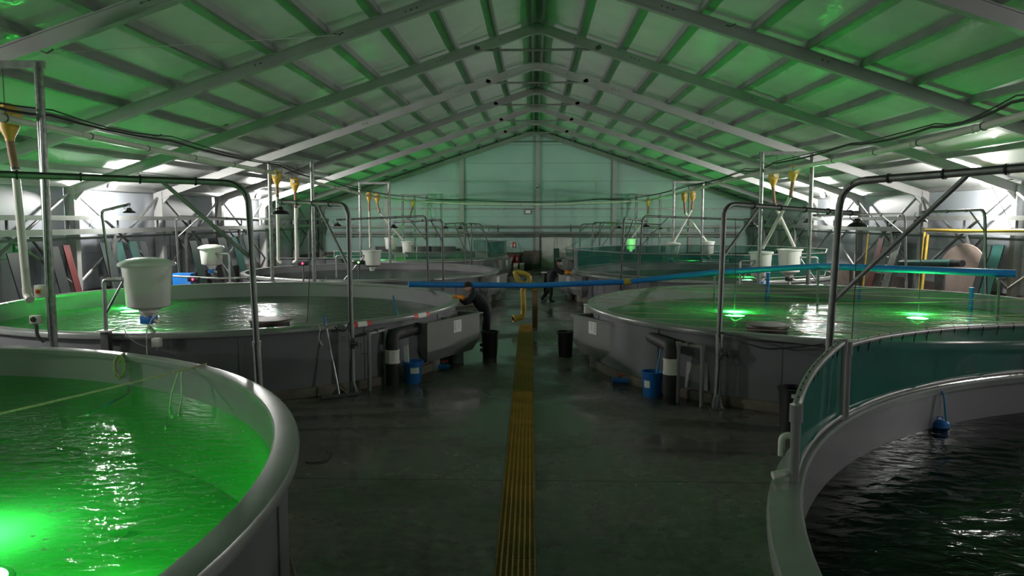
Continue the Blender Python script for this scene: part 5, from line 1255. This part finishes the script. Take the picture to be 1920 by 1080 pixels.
for px, lab in ((959.5, 'red fire extinguisher cover by the end wall, left of two'), (969.5, 'red fire extinguisher cover by the end wall, right of two')):
    p = at(px, 486, YE - 0.35)
    t = thing('extinguisher_cover', lab, 'cover', p)
    part('body', M().rbox(p, (0.28, 0.24, 0.55), 0.05), 'red_dark', t)
    part('window', M().box(p + Vector((0, -0.122, 0.02)), (0.08, 0.006, 0.2)), 'pvc_cream', t, smooth=False)
    part('bracket', M().box(p + Vector((0, 0.20, 0.1)), (0.1, 0.18, 0.08)), 'galv_dark', t)
for px, lab in ((967, 'white bin under the red covers, left one'), (978.5, 'white bin under the red covers, right one')):
    p = at(px, 507, 45.5); p.z = 0
    t = thing('white_bin', lab, 'bin', p)
    part('body', M().prism([p + Vector((a, b_, 0)) for a, b_ in ((-0.13, -0.12), (0.13, -0.12), (0.13, 0.12), (-0.13, 0.12))], (0, 0, 0.5)), 'pvc_white', t, smooth=False)
    part('lid', M().rbox(p + Vector((0, 0, 0.51)), (0.29, 0.27, 0.04), 0.01), 'pvc_white', t)
p = at(1003, 488, 48.2)
t = thing('brown_partition', 'brown timber partition left of the white door', 'partition', (p.x - 0.25, 48.4, 0))
for k in range(5): part('plank', M().box((p.x - 0.62 + k * 0.20, 48.4, 0.56), (0.19, 0.05, 1.12)), 'board_brown', t, smooth=False)
part('cap', M().box((p.x - 0.22, 48.4, 1.13), (1.04, 0.07, 0.03)), 'board_brown', t, smooth=False)
p = at(990, 505, 47.3)
t = thing('dark_cabinet', 'low dark cabinet in front of the brown partition', 'cabinet', (p.x, 47.3, 0))
part('body', M().rbox((p.x - 0.1, 47.3, 0.42), (0.62, 0.45, 0.84), 0.01), 'board_dark', t)
part('door', M().box((p.x - 0.1, 47.06, 0.42), (0.56, 0.02, 0.74)), 'board_dark', t, smooth=False)
p = at(1021, 518, 33.0)
t = thing('floor_lamp_post', 'short black post with a bright reflector in the far aisle', 'post', (p.x, 33.0, 0))
part('post', M().rbox((p.x + 0.04, 33.0, 0.42), (0.14, 0.12, 0.84), 0.01), 'black', t)
part('reflector', M().rbox((p.x - 0.02, 32.97, 0.87), (0.24, 0.14, 0.05), 0.01), 'white', t)
# green board leaning near the door
p = at(1044, 485, 46.5)
solo('leaning_green_board', M().prism([(p.x - 0.17, 46.4, 0), (p.x + 0.17, 46.4, 0), (p.x + 0.15, 46.75, 1.35), (p.x - 0.19, 46.75, 1.35)], (0, 0.03, 0)), 'board_green', 'narrow green board leaning before the white door', 'board', (p.x, 46.4, 0))

# ================================================================== WALL TRAYS AND LEANING THINGS
def tray(a, b, label, w=0.20, h=0.13, m_='tray', n=0, drop=0.22):
    a = Vector(a); b = Vector(b); t = thing('cable_tray', label, 'cable tray', a, 'cable trays along the walls')
    part('channel', M().bar(a, b, w, h), m_, t, smooth=False)
    for k in range(n):
        p = a.lerp(b, (k + 0.5) / n)
        part('hanger', M().box(p - Vector((0, 0, drop / 2 + h / 2)), (0.05, 0.05, drop)), 'galv_dark', t, smooth=False)
    return t
for s, sn in ((-1, 'left'), (1, 'right')):
    X = s * (WX - 0.55)
    tray((X, 12.5, 3.22), (X, YE - 0.3, 3.10), 'upper cable tray along the %s wall' % sn, n=14, drop=0.24)
    tray((X + s * 0.05, 12.5, 2.82), (X + s * 0.05, YE - 0.3, 2.72), 'lower cable tray along the %s wall' % sn, h=0.16)
    tray((X + s * 0.05, 12.5, 2.62), (X + s * 0.05, YE - 0.3, 2.54), 'thin dark pipe under the trays along the %s wall' % sn, 0.07, 0.07, 'galv_dark')
    for k, y in enumerate((17.2, 20.6, 23.9, 28.9, 34.2, 39.5, 44.8)):
        t = thing('tray_support', ('nearest', 'second', 'third', 'fourth', 'fifth', 'sixth', 'farthest')[k] + ' steel tray support post along the %s wall' % sn, 'support', (X, y, 0), 'tray support posts')
        part('post', M().box((X, y, 1.34), (0.10, 0.10, 2.68)), 'galv_dark', t, smooth=False)
        part('knee', M().bar((X, y, 2.0), (X + s * 0.45, y, 2.60), 0.06, 0.06), 'galv_dark', t, smooth=False)
        part('bracket', M().bar((X, y, 2.65), (X + s * 0.5, y, 2.65), 0.08, 0.06), 'galv_dark', t, smooth=False)
tray((-WX + 0.9, YE - 0.40, 2.63), (WX - 0.9, YE - 0.40, 2.63), 'upper cable tray across the end wall', n=9, drop=0.24)
tray((-WX + 0.9, YE - 0.40, 2.24), (WX - 0.9, YE - 0.40, 2.24), 'lower cable tray across the end wall', h=0.14)
tray((-WX + 0.9, YE - 0.40, 2.06), (WX - 0.9, YE - 0.40, 2.06), 'dark pipe under the trays across the end wall', 0.08, 0.10, 'galv_dark')
for k in range(6):
    x = -11.5 + k * 4.6
    t = thing('tray_bracket', ('leftmost', 'second', 'third', 'fourth', 'fifth', 'rightmost')[k] + ' bracket holding the trays on the end wall', 'bracket', (x, YE - 0.05, 2.3), 'tray brackets on the end wall')
    part('arm', M().box((x, YE - 0.22, 1.99), (0.06, 0.44, 0.05)), 'galv_dark', t, smooth=False)
    part('back_plate', M().box((x, YE - 0.015, 2.35), (0.08, 0.03, 0.8)), 'galv_dark', t, smooth=False)
# boards leaning on the left wall
def lean(px, Y_, w, h, m_, label, s=-1, th=0.03, foot=1.0):
    X = s * WX; y = Y_
    t = solo('leaning_board', M().prism([(X - s * foot, y - w / 2, 0), (X - s * foot, y + w / 2, 0), (X - s * 0.47, y + w / 2 - 0.05, min(h, 2.42)), (X - s * 0.47, y - w / 2 - 0.05, min(h, 2.42))], (-s * th, 0, 0.01)), m_, label, 'board', (X - s * foot, y, 0), 'boards and net frames leaning on the walls', smooth=False)
for i, (px, w, h, m_, lab) in enumerate(((18, 0.55, 2.3, 'board_dark', 'dark board leaning on the left wall at the picture edge'), (92, 0.45, 2.4, 'board_dark', 'dark grey board leaning left of the red board'), (117, 0.30, 2.45, 'red_board', 'tall red board leaning on the left wall'), (190, 0.55, 2.5, 'board_dark', 'dark board leaning behind the left wall crane'), (214, 0.5, 2.45, 'board_green', 'dark green board leaning under the left wall lamp, left of two'), (243, 0.45, 2.45, 'board_green', 'dark green board leaning under the left wall lamp, right of two'), (262, 0.35, 2.4, 'board_dark', 'narrow dark board leaning right of the green boards'), (356, 0.6, 2.3, 'board_green', 'green board leaning behind the small lidded feeder'), (378, 0.6, 2.35, 'board_dark', 'dark board leaning behind the small lidded feeder'), (410, 0.8, 2.35, 'board_dark', 'wide dark board leaning right of the small feeder'), (436, 0.8, 2.35, 'board_green', 'green board leaning by the crane brace on the left wall'), (458, 0.9, 2.3, 'board_dark', 'farthest dark board leaning on the left wall'))):
    p = ax(px, 470, -WX + 0.35); lean(px, p.y, w, h, m_, lab)
for i, (px, w, h, m_, lab) in enumerate(((1658, 0.45, 2.9, 'red_board', 'tall red board leaning on the right wall'), (1688, 0.5, 2.3, 'galv_dull', 'grey frame board leaning right of the red board on the right wall'), (1880, 0.5, 2.6, 'board_green', 'dark green board leaning on the right wall near the crane'), (1860, 0.35, 2.4, 'board_dark', 'dark narrow board leaning on the right wall near the crane'))):
    p = ax(px, 470, WX - 0.35); lean(px, p.y, w, h, m_, lab, 1)
# signs on the left wall
p = ax(33, 463, -WX + 0.02); sign(p, 0.28, 0.26, 'sign_green', 'green escape sign with white arrow on the left wall', [('white', [(-0.35, -0.08), (0.05, -0.08), (0.05, -0.3), (0.38, 0.0), (0.05, 0.3), (0.05, 0.08), (-0.35, 0.08)])], normal=(1, 0, 0))
p = ax(33, 495, -WX + 0.02); sign(p, 0.22, 0.36, 'sign_red', 'red and white extinguisher sign low on the left wall', [('white', [(-0.18, -0.35), (0.18, -0.35), (0.18, 0.15), (0.08, 0.3), (-0.12, 0.3), (-0.18, 0.15)])], normal=(1, 0, 0))
# long yellow pipe on the right trays, poles, round board, teal pipe
a = ax(1735, 431, WX - 0.85); b = ax(1990, 432, WX - 0.85)
solo('yellow_long_pipe', M().tube([a + Vector((0, 0, 0.0)), a.lerp(b, 0.3) + Vector((0, 0, -0.03)), b], 0.05, 12), 'yellow_pipe', 'long yellow pipe lying along the right wall tray', 'pipe', a)
for i, (px0, py0, px1, py1, lab) in enumerate(((1734, 435, 1722, 520, 'yellow pole leaning by the right tray support, left one'), (1740, 440, 1727, 518, 'yellow pole leaning by the right tray support, right one'), (1628, 438, 1618, 505, 'yellow pole leaning at the far part of the right wall'))):
    p = ax(px0, py0, WX - 0.9); q = ax(px1, py1, WX - 1.15); q.z = 0.0
    solo('yellow_pole', M().tube([q, p], 0.04, 10), 'yellow_pipe', lab, 'pole', q)
p = ax(1805, 500, WX - 0.75)
t = thing('round_board', 'large round brown board propped on a crate against the right wall', 'board', (p.x, p.y, 0))
part('disc', M().lathe([(0.0, 0.0), (0.83, 0.0), (0.85, 0.02), (0.83, 0.04), (0.0, 0.04)], 40, (p.x, p.y, 1.57), rot=look((-1, -0.35, 0.12))), 'board_brown', t)
part('crate', M().rbox((p.x, p.y, 0.36), (0.6, 0.9, 0.72), 0.02), 'board_dark', t)
a = ax(1690, 494, WX - 1.5); b = ax(1785, 494, WX - 1.3)
t = thing('teal_pipe', 'thick teal pipe lying on trestles before the right wall', 'pipe', a)
part('tube', M().tube([a, b], 0.12, 16), 'board_green', t)
part('end_sleeve', M().tube([b, b + (b - a).normalized() * 0.5], 0.10, 16), 'black', t)
for q in (a.lerp(b, 0.2), a.lerp(b, 0.8)): part('trestle', M().box((q.x, q.y, (q.z - 0.12) / 2), (0.3, 0.08, q.z - 0.12)), 'galv_dark', t, smooth=False)
p = ax(1876, 522, WX - 0.6)
t = thing('yellow_barrel', 'dark barrel with yellow top near the right wall', 'barrel', (p.x - 0.4, p.y, 0))
part('body', M().lathe([(0.28, 0.0), (0.29, 0.3), (0.28, 0.6), (0.29, 0.85)], 24, (p.x - 0.4, p.y, 0)), 'black', t)
part('lid', M().lathe([(0.30, 0.84), (0.30, 0.92), (0.0, 0.93)], 24, (p.x - 0.4, p.y, 0)), 'yellow', t)
# step ladder at the right wall
p = ax(1690, 500, WX - 0.5)
t = thing('ladder', 'grey ladder leaning on the right wall behind the cranes', 'ladder', (p.x, p.y, 0))
y_ = p.y + 1.2
for s in (-0.2, 0.2): part('rail', M().bar((WX - 0.75, y_ + s, 0), (WX - 0.18, y_ + s, 2.9), 0.05, 0.03), 'galv', t, smooth=False)
for k in range(9):
    u = (k + 0.6) / 9.4; part('rung', M().tube([(WX - 0.75 + 0.57 * u, y_ - 0.2, 2.9 * u), (WX - 0.75 + 0.57 * u, y_ + 0.2, 2.9 * u)], 0.014, 6), 'galv', t)
# dark liners and covers seen over the far tanks
for (x, y, z, w, h, d_, lab) in ((6.4, 47.9, 0.72, 4.6, 1.45, 0.5, 'long dark cover wall behind the farthest right tank'), (10.6, 37.0, 0.65, 2.6, 1.3, 0.5, 'dark boxed cover at the wall side behind the third right tank'), (-10.8, 37.0, 0.62, 3.2, 1.25, 0.5, 'dark boxed cover at the wall side behind the third left tank'), (-7.4, 48.1, 0.7, 5.0, 1.4, 0.4, 'long dark cover wall behind the farthest left tank')):
    t = thing('dark_cover', lab, 'cover', (x, y, 0), 'dark covers')
    n = int(w / 0.8)
    for k in range(n):
        part('cover_panel', M().rbox((x - w / 2 + (k + 0.5) * w / n, y, h / 2), (w / n - 0.01, d_, h), 0.02), 'board_dark', t)
    part('top_rail', M().box((x, y - d_ / 2, h + 0.02), (w, 0.05, 0.05)), 'galv_dark', t, smooth=False)

# ================================================================== ROOF WIRES
for a, b, lab in ((at(88, 100, 11.9), at(635, 66, 16.7), 'thin pale wire under the left roof between two rafters'), (at(295, 257, 17.0), at(422, 236, 22.0), 'short pale wire under the left roof lower down'), (at(1370, 50, 16.7), at(1555, 195, 22.0), 'thin dark wire under the right roof')):
    t = thing('roof_wire', lab, 'wire', a)
    part('strand', M().tube([a, b], 0.006, 5), 'rope_white', t)
    for p in (a, b): part('hook', M().tube([p + Vector((-0.1, 0, 0.03)), p, p + Vector((0.1, 0, 0.06))], 0.015, 6), 'galv_dark', t)

# cords from the cranes down to the water
for px0, py0, px1, py1, Y0, Y1, lab in ((583, 384, 576, 606, 15.0, 14.4, 'black cord hanging from the second left crane arm to the water'), (1606, 428, 1597, 640, 15.4, 13.6, 'black cord hanging from the lamp behind the right brace to the water'), (1379, 415, 1377, 583, 18.9, 19.0, 'black cord hanging to the left green lamp in the roped tank'), (1727, 415, 1722, 590, 19.2, 18.7, 'black cord hanging to the right green lamp in the roped tank')):
    a = at(px0, py0, Y0); b = at(px1, py1, Y1)
    solo('lamp_cord', M().tube([a, a.lerp(b, 0.5) + Vector((0.02, 0, 0)), b], 0.009, 6), 'rubber', lab, 'cord', a)
# loose cord and grit beside the near left tank
c = gz(600, 862, 0.012)
solo('loose_string', M().tube(fillet([gz(572, 866, 0.012), gz(592, 868, 0.012), gz(612, 864, 0.012), gz(619, 852, 0.012), gz(612, 842, 0.012)], 0.1, 5), 0.008, 6), 'rubber', 'thin dark cord lying on the floor beside the green tank', 'cord', c)
